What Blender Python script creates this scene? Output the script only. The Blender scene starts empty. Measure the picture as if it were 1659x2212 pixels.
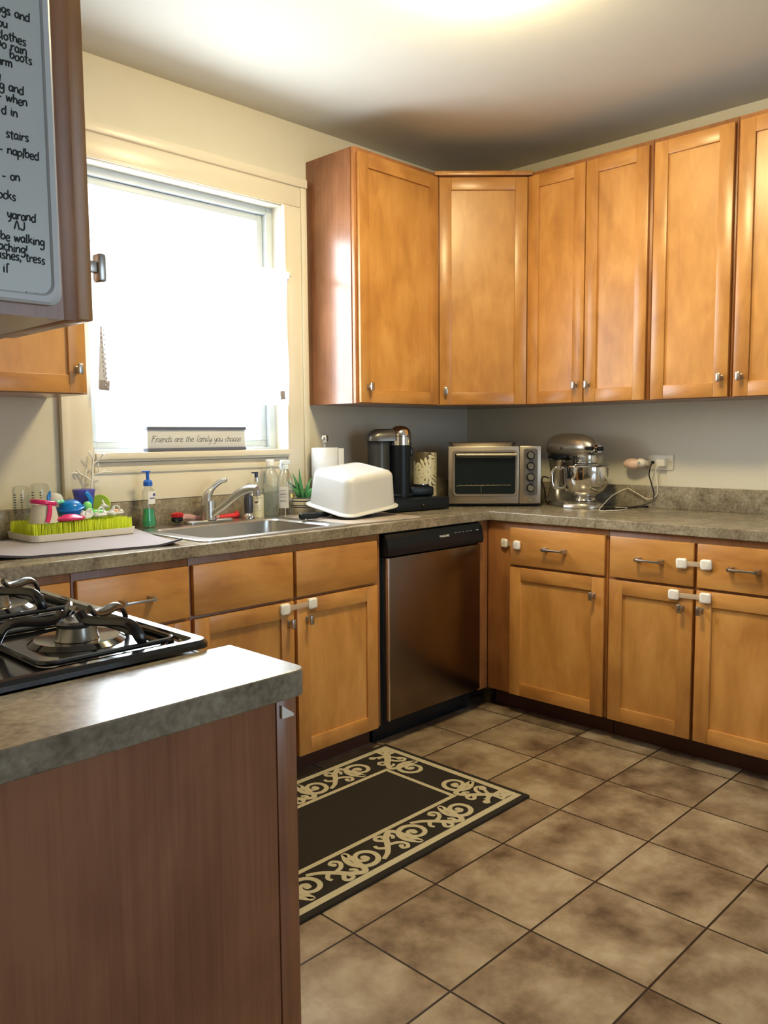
import bpy, bmesh, math, random
from mathutils import Vector, Matrix, Euler
random.seed(7)
sc = bpy.context.scene
COL = sc.collection
PI = math.pi
R = math.radians

# ------------------------------------------------------------------ camera, world, lights
cam_d = bpy.data.cameras.new('camera')
cam = bpy.data.objects.new('camera', cam_d); COL.objects.link(cam)
cam_d.sensor_fit = 'HORIZONTAL'; cam_d.sensor_width = 36.0; cam_d.lens = 38.6
cam_d.clip_start = 0.02
_r = Vector((0.698793, -0.715281, -0.007829)); _u = Vector((0.071253, 0.058712, 0.995729)); _b = Vector((-0.711767, -0.696366, 0.091993))
_m = Matrix((( _r.x, _u.x, _b.x, -3.6216), (_r.y, _u.y, _b.y, -2.8909), (_r.z, _u.z, _b.z, 1.2571), (0, 0, 0, 1)))
cam.matrix_world = _m
sc.camera = cam
sc.view_settings.view_transform = 'Standard'
sc.view_settings.look = 'None'
sc.view_settings.gamma = 1.0
sc.view_settings.use_curve_mapping = False
sc.view_settings.exposure = 0.1
sc.cycles.use_denoising = True
sc.cycles.max_bounces = 10
sc.cycles.sample_clamp_indirect = 6.0

w = bpy.data.worlds.new('world'); sc.world = w; w.use_nodes = True
w.node_tree.nodes['Background'].inputs[0].default_value = (0.80, 0.90, 1.0, 1)
w.node_tree.nodes['Background'].inputs[1].default_value = 2.2

def area(name, loc, rot, sx, sy, power, col):
    l = bpy.data.lights.new(name, 'AREA'); l.shape = 'RECTANGLE'; l.size = sx; l.size_y = sy
    l.energy = power; l.color = col
    o = bpy.data.objects.new(name, l); COL.objects.link(o); o.location = loc; o.rotation_euler = rot
    return o
# daylight just outside the sink window, and outside the large window behind the photographer
area('daylight_sink_window', (-1.75, 0.42, 1.80), (R(-90), 0, 0), 1.3, 1.5, 160, (0.86, 0.93, 1.0))
area('daylight_rear_window', (-1.7, -5.45, 1.45), (R(90), 0, 0), 1.9, 1.9, 26, (0.60, 0.78, 1.0))
LAMP_STRENGTH = 115.0

# ------------------------------------------------------------------ materials
def newmat(name):
    m = bpy.data.materials.new(name); m.use_nodes = True
    nt = m.node_tree; b = nt.nodes['Principled BSDF']
    return m, nt, b
def nd(nt, t, **k):
    n = nt.nodes.new(t)
    for a, v in k.items():
        setattr(n, a, v)
    return n
def mat(name, col, rough=0.5, metal=0.0, spec=0.5, bump=0.0, bscale=60, var=0.0, vscale=8, trans=0.0, coat=0.0, emis=None, estr=0.0, alpha=1.0, sub=0.0, aniso=None):
    m, nt, b = newmat(name)
    b.inputs['Base Color'].default_value = (*col, 1); b.inputs['Roughness'].default_value = rough
    b.inputs['Metallic'].default_value = metal; b.inputs['Specular IOR Level'].default_value = spec
    b.inputs['Transmission Weight'].default_value = trans; b.inputs['Coat Weight'].default_value = coat
    b.inputs['Alpha'].default_value = alpha
    if sub: b.inputs['Subsurface Weight'].default_value = sub; b.inputs['Subsurface Radius'].default_value = (0.02, 0.02, 0.02)
    if emis: b.inputs['Emission Color'].default_value = (*emis, 1); b.inputs['Emission Strength'].default_value = estr
    tc = nd(nt, 'ShaderNodeTexCoord')
    n = nd(nt, 'ShaderNodeTexNoise'); n.inputs['Scale'].default_value = vscale; n.inputs['Detail'].default_value = 4
    nt.links.new(tc.outputs['Object'], n.inputs['Vector'])
    if aniso:
        mp = nd(nt, 'ShaderNodeMapping'); mp.inputs['Scale'].default_value = aniso
        nt.links.new(tc.outputs['Object'], mp.inputs[0]); nt.links.new(mp.outputs[0], n.inputs['Vector'])
    v = max(var, 0.03)
    mx = nd(nt, 'ShaderNodeMix', data_type='RGBA')
    mx.inputs[6].default_value = (*[c * (1 - v) for c in col], 1); mx.inputs[7].default_value = (*[min(1, c * (1 + v)) for c in col], 1)
    nt.links.new(n.outputs['Fac'], mx.inputs[0]); nt.links.new(mx.outputs[2], b.inputs['Base Color'])
    if bump:
        n2 = nd(nt, 'ShaderNodeTexNoise'); n2.inputs['Scale'].default_value = bscale; n2.inputs['Detail'].default_value = 3
        nt.links.new(tc.outputs['Object'], n2.inputs['Vector'])
        bp = nd(nt, 'ShaderNodeBump'); bp.inputs['Strength'].default_value = bump; bp.inputs['Distance'].default_value = 0.004
        nt.links.new(n2.outputs['Fac'], bp.inputs['Height']); nt.links.new(bp.outputs[0], b.inputs['Normal'])
    return m
def ramp(nt, stops):
    r = nd(nt, 'ShaderNodeValToRGB')
    while len(r.color_ramp.elements) < len(stops): r.color_ramp.elements.new(0.5)
    for e, (p, c) in zip(r.color_ramp.elements, stops):
        e.position = p; e.color = (*c, 1)
    return r
def wood(name, dark, mid, light, scale, rough=0.33, coat=0.25, contrast=1.0):
    """maple-like veneer: long soft grain + broad cloudy figure, a little different on every board"""
    m, nt, b = newmat(name)
    tc = nd(nt, 'ShaderNodeTexCoord'); oi = nd(nt, 'ShaderNodeObjectInfo')
    ad = nd(nt, 'ShaderNodeVectorMath', operation='ADD')
    ml = nd(nt, 'ShaderNodeVectorMath', operation='SCALE'); ml.inputs['Scale'].default_value = 13.0
    cb = nd(nt, 'ShaderNodeCombineXYZ')
    for i in range(3): nt.links.new(oi.outputs['Random'], cb.inputs[i])
    nt.links.new(cb.outputs[0], ml.inputs[0]); nt.links.new(tc.outputs['Object'], ad.inputs[0]); nt.links.new(ml.outputs[0], ad.inputs[1])
    mp = nd(nt, 'ShaderNodeMapping'); mp.inputs['Scale'].default_value = scale
    nt.links.new(ad.outputs[0], mp.inputs[0])
    g = nd(nt, 'ShaderNodeTexNoise'); g.inputs['Scale'].default_value = 7; g.inputs['Detail'].default_value = 7; g.inputs['Roughness'].default_value = 0.62; g.inputs['Distortion'].default_value = 0.6
    nt.links.new(mp.outputs[0], g.inputs['Vector'])
    c = nd(nt, 'ShaderNodeTexNoise'); c.inputs['Scale'].default_value = 5.5; c.inputs['Detail'].default_value = 3; c.inputs['Distortion'].default_value = 0.8
    mp2 = nd(nt, 'ShaderNodeMapping'); mp2.inputs['Scale'].default_value = tuple(1.0 if s > 2 else 0.55 for s in scale)
    nt.links.new(ad.outputs[0], mp2.inputs[0]); nt.links.new(mp2.outputs[0], c.inputs['Vector'])
    a1 = nd(nt, 'ShaderNodeMath', operation='MULTIPLY'); a1.inputs[1].default_value = 0.4
    a2 = nd(nt, 'ShaderNodeMath', operation='MULTIPLY'); a2.inputs[1].default_value = 0.6
    nt.links.new(g.outputs['Fac'], a1.inputs[0]); nt.links.new(c.outputs['Fac'], a2.inputs[0])
    s = nd(nt, 'ShaderNodeMath', operation='ADD'); nt.links.new(a1.outputs[0], s.inputs[0]); nt.links.new(a2.outputs[0], s.inputs[1])
    w_ = 0.14 / contrast
    r = ramp(nt, [(0.5 - w_, dark), (0.5, mid), (0.5 + w_, light)]); nt.links.new(s.outputs[0], r.inputs[0])
    hs = nd(nt, 'ShaderNodeHueSaturation')
    mr = nd(nt, 'ShaderNodeMapRange'); mr.inputs['To Min'].default_value = 0.92; mr.inputs['To Max'].default_value = 1.08
    nt.links.new(oi.outputs['Random'], mr.inputs[0]); nt.links.new(mr.outputs[0], hs.inputs['Value'])
    nt.links.new(r.outputs[0], hs.inputs['Color']); nt.links.new(hs.outputs[0], b.inputs['Base Color'])
    b.inputs['Roughness'].default_value = rough; b.inputs['Coat Weight'].default_value = coat; b.inputs['Coat Roughness'].default_value = 0.28 if name != 'reddish_end_veneer' else 0.14
    bp = nd(nt, 'ShaderNodeBump'); bp.inputs['Strength'].default_value = 0.04; bp.inputs['Distance'].default_value = 0.002
    nt.links.new(g.outputs['Fac'], bp.inputs['Height']); nt.links.new(bp.outputs[0], b.inputs['Normal'])
    return m
MD, MM, ML = (0.38, 0.163, 0.040), (0.52, 0.242, 0.062), (0.62, 0.315, 0.092)
WV = wood('maple_vertical', MD, MM, ML, (3.2, 3.2, 0.7))
WH = wood('maple_horizontal', MD, MM, ML, (0.7, 0.7, 3.6))
WP = wood('maple_panel', (0.44, 0.198, 0.050), (0.56, 0.272, 0.072), (0.66, 0.345, 0.106), (2.8, 2.8, 0.7))
WE = wood('reddish_end_veneer', (0.20, 0.078, 0.034), (0.27, 0.110, 0.050), (0.34, 0.148, 0.070), (14, 14, 0.4), rough=0.27, coat=0.2)
WF = wood('gap_shaded_frame_maple', (0.24, 0.088, 0.028), (0.33, 0.135, 0.043), (0.42, 0.18, 0.06), (6, 6, 0.6), rough=0.4)  # maple toned darker, putting the shade of the door gaps into its colour
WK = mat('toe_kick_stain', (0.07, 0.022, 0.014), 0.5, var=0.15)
def laminate():
    m, nt, b = newmat('stone_laminate')
    tc = nd(nt, 'ShaderNodeTexCoord')
    n1 = nd(nt, 'ShaderNodeTexNoise'); n1.inputs['Scale'].default_value = 9; n1.inputs['Detail'].default_value = 8; n1.inputs['Roughness'].default_value = 0.66; n1.inputs['Distortion'].default_value = 1.0
    n2 = nd(nt, 'ShaderNodeTexNoise'); n2.inputs['Scale'].default_value = 90; n2.inputs['Detail'].default_value = 4
    n3 = nd(nt, 'ShaderNodeTexVoronoi'); n3.inputs['Scale'].default_value = 70
    for n in (n1, n2, n3): nt.links.new(tc.outputs['Object'], n.inputs['Vector'])
    mx = nd(nt, 'ShaderNodeMix', data_type='FLOAT'); mx.inputs[0].default_value = 0.38
    nt.links.new(n1.outputs['Fac'], mx.inputs[2]); nt.links.new(n2.outputs['Fac'], mx.inputs[3])
    r = ramp(nt, [(0.36, (0.14, 0.112, 0.078)), (0.48, (0.24, 0.205, 0.150)), (0.56, (0.31, 0.272, 0.205)), (0.68, (0.42, 0.38, 0.30))])
    nt.links.new(mx.outputs[0], r.inputs[0]); nt.links.new(r.outputs[0], b.inputs['Base Color'])
    b.inputs['Roughness'].default_value = 0.24
    bp = nd(nt, 'ShaderNodeBump'); bp.inputs['Strength'].default_value = 0.05; bp.inputs['Distance'].default_value = 0.0006
    nt.links.new(n2.outputs['Fac'], bp.inputs['Height']); nt.links.new(bp.outputs[0], b.inputs['Normal'])
    return m
LAM = laminate()
def tiles():
    m, nt, b = newmat('slate_look_tile')
    tc = nd(nt, 'ShaderNodeTexCoord'); mp = nd(nt, 'ShaderNodeMapping', vector_type='POINT')
    mp.inputs['Location'].default_value = (0.6703, 0.8048, 0)
    nt.links.new(tc.outputs['Object'], mp.inputs[0])
    bk = nd(nt, 'ShaderNodeTexBrick'); bk.offset = 0.0; bk.squash = 1.0
    for k, v in (('Scale', 1.0), ('Brick Width', 0.3186), ('Row Height', 0.3186), ('Mortar Size', 0.0032), ('Mortar Smooth', 0.1), ('Bias', 0.0)): bk.inputs[k].default_value = v
    bk.inputs['Color1'].default_value = (0, 0, 0, 1); bk.inputs['Color2'].default_value = (1, 1, 1, 1)
    nt.links.new(mp.outputs[0], bk.inputs['Vector'])
    off = nd(nt, 'ShaderNodeVectorMath', operation='SCALE'); off.inputs['Scale'].default_value = 5.0
    nt.links.new(bk.outputs['Color'], off.inputs[0])
    ad = nd(nt, 'ShaderNodeVectorMath', operation='ADD'); nt.links.new(tc.outputs['Object'], ad.inputs[0]); nt.links.new(off.outputs[0], ad.inputs[1])
    n1 = nd(nt, 'ShaderNodeTexNoise'); n1.inputs['Scale'].default_value = 5.0; n1.inputs['Detail'].default_value = 9; n1.inputs['Roughness'].default_value = 0.62; n1.inputs['Distortion'].default_value = 0.12
    nt.links.new(ad.outputs[0], n1.inputs['Vector'])
    r = ramp(nt, [(0.34, (0.085, 0.052, 0.032)), (0.46, (0.20, 0.142, 0.090)), (0.56, (0.30, 0.228, 0.152)), (0.68, (0.40, 0.33, 0.235))])
    nt.links.new(n1.outputs['Fac'], r.inputs[0])
    mx = nd(nt, 'ShaderNodeMix', data_type='RGBA'); nt.links.new(bk.outputs['Fac'], mx.inputs[0]); nt.links.new(r.outputs[0], mx.inputs[6]); mx.inputs[7].default_value = (0.020, 0.012, 0.010, 1)
    nt.links.new(mx.outputs[2], b.inputs['Base Color'])
    b.inputs['Roughness'].default_value = 0.36; b.inputs['Specular IOR Level'].default_value = 0.4
    inv = nd(nt, 'ShaderNodeMath', operation='SUBTRACT'); inv.inputs[0].default_value = 1.0; nt.links.new(bk.outputs['Fac'], inv.inputs[1])
    n2 = nd(nt, 'ShaderNodeTexNoise'); n2.inputs['Scale'].default_value = 40; n2.inputs['Detail'].default_value = 5; nt.links.new(tc.outputs['Object'], n2.inputs['Vector'])
    am = nd(nt, 'ShaderNodeMath', operation='MULTIPLY_ADD'); am.inputs[1].default_value = 0.25; nt.links.new(n2.outputs['Fac'], am.inputs[0]); nt.links.new(inv.outputs[0], am.inputs[2])
    bp = nd(nt, 'ShaderNodeBump'); bp.inputs['Strength'].default_value = 0.35; bp.inputs['Distance'].default_value = 0.003
    nt.links.new(am.outputs[0], bp.inputs['Height']); nt.links.new(bp.outputs[0], b.inputs['Normal'])
    return m
TILE = tiles()
WALL = mat('cream_wall_paint', (0.67, 0.635, 0.53), 0.6, var=0.03, bump=0.06, bscale=90)
CEIL = mat('ceiling_paint', (0.61, 0.60, 0.535), 0.7, var=0.03, bump=0.05, bscale=60)
TRIM = mat('gloss_cream_trim', (0.77, 0.715, 0.59), 0.3, var=0.02, bump=0.05, bscale=25)
VINYL = mat('white_vinyl', (0.52, 0.57, 0.60), 0.4)
NICK = mat('brushed_nickel', (0.50, 0.49, 0.47), 0.3, metal=1.0)
CHROME = mat('chrome', (0.78, 0.77, 0.76), 0.08, metal=1.0)
STEEL = mat('brushed_steel', (0.42, 0.36, 0.30), 0.30, metal=1.0, var=0.06, vscale=3, aniso=(1, 1, 60))
SINKM = mat('sink_steel', (0.55, 0.54, 0.52), 0.28, metal=1.0, var=0.05)
MIXM = mat('pewter_enamel', (0.48, 0.45, 0.39), 0.27, metal=0.85)
TSTM = mat('warm_brushed_steel', (0.43, 0.38, 0.32), 0.36, metal=0.9, var=0.06, aniso=(60, 60, 1))
WHITEP = mat('white_plastic', (0.86, 0.86, 0.84), 0.3)
LOCKP = mat('white_lock_plastic', (0.90, 0.88, 0.84), 0.32)
STRAP = mat('translucent_strap', (0.70, 0.58, 0.45), 0.3, alpha=0.55)
TUBM = mat('white_tub_plastic', (0.60, 0.61, 0.62), 0.34, sub=0.05)
BLACKP = mat('black_plastic', (0.007, 0.010, 0.014), 0.32, spec=0.28)
BLACKG = mat('black_enamel', (0.008, 0.009, 0.012), 0.10, coat=0.4)
IRON = mat('black_grate_enamel', (0.012, 0.012, 0.014), 0.22, coat=0.3)
DGLASS = mat('dark_oven_glass', (0.008, 0.013, 0.015), 0.06)
BLUEP = mat('blue_plastic', (0.01, 0.12, 0.62), 0.3)
BLUEC = mat('blue_cup_plastic', (0.0, 0.19, 0.66), 0.22)
PURP = mat('violet_plastic', (0.07, 0.07, 0.52), 0.25, alpha=0.8)
LIME = mat('lime_grass_plastic', (0.74, 0.86, 0.05), 0.4)
LIMEP = mat('lime_plastic', (0.42, 0.66, 0.06), 0.3, alpha=0.9)
GREENP = mat('green_plastic', (0.20, 0.70, 0.18), 0.3)
MINTP = mat('mint_plastic', (0.15, 0.66, 0.42), 0.3)
MAG = mat('magenta_plastic', (0.62, 0.02, 0.14), 0.25)
PINKP = mat('pale_pink_plastic', (0.80, 0.50, 0.50), 0.3)
REDP = mat('red_bristles', (0.75, 0.04, 0.05), 0.4)
CLRP = mat('cloudy_clear_plastic', (0.86, 0.86, 0.86), 0.25, alpha=0.6)
FROST = mat('frosted_cup_plastic', (0.74, 0.72, 0.62), 0.35, alpha=0.75)
TRAYM = mat('off_white_tray', (0.72, 0.69, 0.62), 0.4)
MATF = mat('grey_mat_fabric', (0.38, 0.36, 0.41), 0.9, bump=0.5, bscale=400)
MATE = mat('mat_edge', (0.07, 0.07, 0.10), 0.9)
MAT2 = mat('grey_rigid_mat', (0.42, 0.37, 0.34), 0.45)
PAPER = mat('paper_towel', (0.70, 0.72, 0.76), 0.9, bump=0.5, bscale=140)
LOTION = mat('cream_lotion', (0.92, 0.83, 0.60), 0.4)
LIQG = mat('green_soap', (0.02, 0.38, 0.17), 0.15, alpha=0.85)
LABEL = mat('white_label', (0.75, 0.76, 0.80), 0.5)
NAVY = mat('navy_print', (0.04, 0.06, 0.25), 0.5)
INKG = mat('grey_print', (0.25, 0.25, 0.27), 0.5)
INK = mat('marker_ink', (0.012, 0.020, 0.022), 0.6)
LEAF = mat('aloe_green', (0.075, 0.27, 0.10), 0.4, var=0.3, vscale=20)
POTC = mat('cream_stoneware', (0.60, 0.54, 0.40), 0.5)
POTB = mat('navy_stripe_glaze', (0.02, 0.025, 0.05), 0.4)
SOIL = mat('potting_soil', (0.03, 0.02, 0.012), 0.95, bump=0.8, bscale=200)
VASEC = mat('cream_petals', (0.80, 0.74, 0.52), 0.35)
VASEB = mat('olive_brown_ground', (0.10, 0.075, 0.04), 0.35)
RUGD = mat('dark_brown_rug', (0.017, 0.012, 0.008), 0.95, bump=1.0, bscale=500, var=0.25, vscale=90)
RUGC = mat('cream_rug_yarn', (0.58, 0.52, 0.36), 0.95, bump=1.0, bscale=450, var=0.12, vscale=120)
WBOARD = mat('whiteboard_face', (0.62, 0.68, 0.70), 0.28)
WBEDGE = mat('whiteboard_frame', (0.66, 0.71, 0.76), 0.35)
SIGNW = mat('whitewashed_plank', (0.66, 0.68, 0.70), 0.6, var=0.10, vscale=12, aniso=(1, 1, 10))
SIGND = mat('dark_sign_strip', (0.10, 0.11, 0.16), 0.6, var=0.2)
WARM = mat('peach_shell', (0.78, 0.56, 0.44), 0.4)
CABW = mat('white_cable', (0.80, 0.76, 0.64), 0.4)
CABB = mat('black_cable', (0.010, 0.007, 0.007), 0.4)
PLATE = mat('ivory_outlet', (0.82, 0.77, 0.64), 0.35)
BAKE = mat('dark_baking_tray', (0.26, 0.235, 0.21), 0.3, metal=0.85)
RODM = mat('curtain_rod_white', (0.75, 0.75, 0.75), 0.4)
TABM = mat('grey_brown_ribbon', (0.30, 0.28, 0.30), 0.8)
WIRE = mat('oven_rack_wire', (0.75, 0.65, 0.40), 0.3, metal=1.0)
def clear(name, tint=(0.95, 0.97, 0.96), ref=0.12, rough=0.03):
    """thin clear wall: mostly see-through with a fresnel sheen"""
    m, nt, b = newmat(name)
    out = nt.nodes['Material Output']; nt.nodes.remove(b)
    t = nd(nt, 'ShaderNodeBsdfTransparent'); t.inputs[0].default_value = (*tint, 1)
    g = nd(nt, 'ShaderNodeBsdfGlossy'); g.inputs['Roughness'].default_value = rough
    lw = nd(nt, 'ShaderNodeLayerWeight'); lw.inputs[0].default_value = 0.25
    ma = nd(nt, 'ShaderNodeMath', operation='MULTIPLY_ADD'); ma.inputs[1].default_value = 0.75; ma.inputs[2].default_value = ref * 0.4
    nt.links.new(lw.outputs['Facing'], ma.inputs[0])
    mx = nd(nt, 'ShaderNodeMixShader'); nt.links.new(ma.outputs[0], mx.inputs[0]); nt.links.new(t.outputs[0], mx.inputs[1]); nt.links.new(g.outputs[0], mx.inputs[2])
    nt.links.new(mx.outputs[0], out.inputs[0])
    return m
GLASS = clear('window_glass', (0.97, 0.98, 0.98), 0.05)
CLEAR = clear('clear_bottle', (0.95, 0.97, 0.965), 0.12)
SMOKE = clear('smoky_tank', (0.16, 0.17, 0.17), 0.15, 0.1)
def sheer():
    m, nt, b = newmat('sheer_curtain'); out = nt.nodes['Material Output']; nt.nodes.remove(b)
    d = nd(nt, 'ShaderNodeBsdfDiffuse'); d.inputs[0].default_value = (0.9, 0.9, 0.9, 1)
    tl = nd(nt, 'ShaderNodeBsdfTranslucent'); tl.inputs[0].default_value = (0.9, 0.92, 0.95, 1)
    tr = nd(nt, 'ShaderNodeBsdfTransparent')
    m1 = nd(nt, 'ShaderNodeMixShader'); m1.inputs[0].default_value = 0.6
    m2 = nd(nt, 'ShaderNodeMixShader'); m2.inputs[0].default_value = 0.5
    nt.links.new(d.outputs[0], m1.inputs[1]); nt.links.new(tl.outputs[0], m1.inputs[2])
    nt.links.new(m1.outputs[0], m2.inputs[1]); nt.links.new(tr.outputs[0], m2.inputs[2]); nt.links.new(m2.outputs[0], out.inputs[0])
    return m
SHEER = sheer()
LAMPG = mat('lit_lamp_glass', (0.9, 0.85, 0.7), 0.4, emis=(1.0, 0.80, 0.41), estr=LAMP_STRENGTH)

# ------------------------------------------------------------------ mesh helpers
class MB:
    def __init__(s): s.bm = bmesh.new(); s.mi = 0
    def _add(s, fn):
        n = len(s.bm.faces); r = fn(); s.bm.faces.ensure_lookup_table()
        for f in s.bm.faces[n:]: f.material_index = s.mi
        return r
    def face(s, vs):
        f = s.bm.faces.new(vs); f.material_index = s.mi; return f
    def box(s, x0, y0, z0, x1, y1, z1, bev=0.0, seg=2, M=None):
        x0, x1 = sorted((x0, x1)); y0, y1 = sorted((y0, y1)); z0, z1 = sorted((z0, z1))
        b2 = bmesh.new()
        v = [b2.verts.new((x, y, z)) for z in (z0, z1) for y in (y0, y1) for x in (x0, x1)]
        for q in ((0, 2, 3, 1), (4, 5, 7, 6), (0, 1, 5, 4), (2, 6, 7, 3), (0, 4, 6, 2), (1, 3, 7, 5)): b2.faces.new([v[i] for i in q])
        if bev > 0:
            bev = min(bev, 0.49 * min(x1 - x0, y1 - y0, z1 - z0))
            bmesh.ops.bevel(b2, geom=b2.edges[:], offset=bev, segments=seg, affect='EDGES', profile=0.5)
        s.merge(b2, M); return s
    def merge(s, b2, M=None):
        if M is not None: bmesh.ops.transform(b2, matrix=M, verts=b2.verts)
        mp = {v: s.bm.verts.new(v.co) for v in b2.verts}
        for f in b2.faces:
            try:
                g = s.bm.faces.new([mp[v] for v in f.verts]); g.material_index = s.mi
            except ValueError: pass
        b2.free(); return s
    def tube(s, pts, r, seg=8, cap=True, flat=1.0, up=None, closed=False):
        """r: number or list; flat squashes the section along its 2nd axis"""
        P = [Vector(p) for p in pts]; n = len(P)
        rr = r if isinstance(r, (list, tuple)) else [r] * n
        rings = []; prev = None
        for i in range(n):
            if closed: t = P[(i + 1) % n] - P[i - 1]
            else: t = P[min(i + 1, n - 1)] - P[max(i - 1, 0)]
            if t.length < 1e-9: t = Vector((0, 0, 1))
            t.normalize()
            a = prev if prev is not None else (Vector(up) if up is not None else (Vector((0, 0, 1)) if abs(t.z) < 0.9 else Vector((1, 0, 0))))
            a = a - t * a.dot(t)
            if a.length < 1e-6: a = Vector((1, 0, 0)) - t * t.x
            a.normalize(); b = t.cross(a); prev = a
            rings.append([s.bm.verts.new(P[i] + (a * math.cos(2 * PI * k / seg) + b * (math.sin(2 * PI * k / seg) * flat)) * rr[i]) for k in range(seg)])
        m = n if closed else n - 1
        for i in range(m):
            A, B = rings[i], rings[(i + 1) % n]
            for k in range(seg): s.face([A[k], A[(k + 1) % seg], B[(k + 1) % seg], B[k]])
        if cap and not closed: s.face(rings[0][::-1]); s.face(rings[-1])
        return s
    def lathe(s, prof, c=(0, 0, 0), seg=28, sx=1.0, sy=1.0, M=None, mats=None):
        """prof: list of (r, z)"""
        b2 = s.bm if M is None else bmesh.new()
        rings = []
        for r_, z in prof:
            if r_ <= 1e-6: rings.append([b2.verts.new((c[0], c[1], c[2] + z))])
            else: rings.append([b2.verts.new((c[0] + r_ * sx * math.cos(2 * PI * k / seg), c[1] + r_ * sy * math.sin(2 * PI * k / seg), c[2] + z)) for k in range(seg)])
        for i in range(len(rings) - 1):
            A, B = rings[i], rings[i + 1]
            for k in range(seg):
                k2 = (k + 1) % seg
                if len(A) == 1 and len(B) == 1: continue
                if len(A) == 1: f = b2.faces.new([A[0], B[k2], B[k]])
                elif len(B) == 1: f = b2.faces.new([A[k], A[k2], B[0]])
                else: f = b2.faces.new([A[k], A[k2], B[k2], B[k]])
                f.material_index = mats[i] if mats else s.mi
        if M is not None: s.merge(b2, M)
        return s
    def prism(s, poly, z0, z1, bev=0.0, M=None):
        b2 = bmesh.new()
        A = [b2.verts.new((x, y, z0)) for x, y in poly]; B = [b2.verts.new((x, y, z1)) for x, y in poly]
        n = len(poly)
        b2.faces.new(A[::-1]); b2.faces.new(B)
        for i in range(n): b2.faces.new([A[i], A[(i + 1) % n], B[(i + 1) % n], B[i]])
        bmesh.ops.recalc_face_normals(b2, faces=b2.faces)
        if bev: bmesh.ops.bevel(b2, geom=[e for e in b2.edges if abs(e.verts[0].co.z - e.verts[1].co.z) < 1e-6], offset=bev, segments=2, affect='EDGES', profile=0.5)
        return s.merge(b2, M)
    def ell(s, c, rx, ry, rz, seg=20, rings=12, M=None):
        prof = [(math.sin(PI * i / rings), -math.cos(PI * i / rings)) for i in range(rings + 1)]
        mm = Matrix.Translation(c) @ Matrix.Diagonal((rx, ry, rz, 1))
        if M is not None: mm = M @ mm
        b2 = MB(); b2.lathe([(0 if i in (0, rings) else p[0], p[1]) for i, p in enumerate(prof)], seg=seg)
        return s.merge(b2.bm, mm)
    def ribbon(s, pts, wd, z):
        """flat strip of changing width lying at height z"""
        P = [Vector((p[0], p[1], 0)) for p in pts]; n = len(P); L = []
        for i in range(n):
            t = (P[min(i + 1, n - 1)] - P[max(i - 1, 0)]).normalized(); q = Vector((-t.y, t.x, 0)); h = (wd[i] if isinstance(wd, (list, tuple)) else wd) / 2
            L.append((s.bm.verts.new((P[i].x + q.x * h, P[i].y + q.y * h, z)), s.bm.verts.new((P[i].x - q.x * h, P[i].y - q.y * h, z))))
        for i in range(n - 1):
            s.face([L[i][1], L[i + 1][1], L[i + 1][0], L[i][0]])
        return s
    def cells(s, xs, ys, inside, z0, z1, axes='xy'):
        """slab made of grid cells; shared verts, skin only"""
        nx, ny = len(xs) - 1, len(ys) - 1; V = {}
        def vt(i, j, k):
            if (i, j, k) not in V:
                a, b, c = xs[i], ys[j], (z0, z1)[k]
                V[(i, j, k)] = s.bm.verts.new((a, b, c) if axes == 'xy' else ((a, c, b) if axes == 'xz' else (c, a, b)))
            return V[(i, j, k)]
        ok = lambda i, j: 0 <= i < nx and 0 <= j < ny and inside(i, j)
        for i in range(nx):
            for j in range(ny):
                if not ok(i, j): continue
                s.face([vt(i, j, 1), vt(i + 1, j, 1), vt(i + 1, j + 1, 1), vt(i, j + 1, 1)])
                s.face([vt(i, j, 0), vt(i, j + 1, 0), vt(i + 1, j + 1, 0), vt(i + 1, j, 0)])
                if not ok(i - 1, j): s.face([vt(i, j, 0), vt(i, j, 1), vt(i, j + 1, 1), vt(i, j + 1, 0)])
                if not ok(i + 1, j): s.face([vt(i + 1, j, 0), vt(i + 1, j + 1, 0), vt(i + 1, j + 1, 1), vt(i + 1, j, 1)])
                if not ok(i, j - 1): s.face([vt(i, j, 0), vt(i + 1, j, 0), vt(i + 1, j, 1), vt(i, j, 1)])
                if not ok(i, j + 1): s.face([vt(i, j + 1, 0), vt(i, j + 1, 1), vt(i + 1, j + 1, 1), vt(i + 1, j + 1, 0)])
        bmesh.ops.recalc_face_normals(s.bm, faces=s.bm.faces)
        return s
    def build(s, name, mats, parent=None, smooth=35, recalc=True, bev=0, **tags):
        if recalc: bmesh.ops.recalc_face_normals(s.bm, faces=s.bm.faces)
        me = bpy.data.meshes.new(name); s.bm.to_mesh(me); s.bm.free()
        if not isinstance(mats, (list, tuple)): mats = [mats]
        for m in mats: me.materials.append(m)
        if smooth:
            me.polygons.foreach_set('use_smooth', [True] * len(me.polygons))
            me.set_sharp_from_angle(angle=R(smooth))
        o = bpy.data.objects.new(name, me); COL.objects.link(o)
        if parent: o.parent = parent
        if bev:
            md = o.modifiers.new('bevel', 'BEVEL'); md.width = bev; md.segments = 2; md.limit_method = 'ANGLE'; md.angle_limit = R(40)
        for k, v in tags.items(): o[k] = v
        return o
def thing(name, label, cat, loc=(0, 0, 0), rot=0, group=None, eul=None):
    o = bpy.data.objects.new(name, None); COL.objects.link(o); o.empty_display_size = 0.05
    o.location = loc; o.rotation_euler = eul if eul else (0, 0, rot)
    o['label'] = label; o['category'] = cat
    if group: o['group'] = group
    return o
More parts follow.
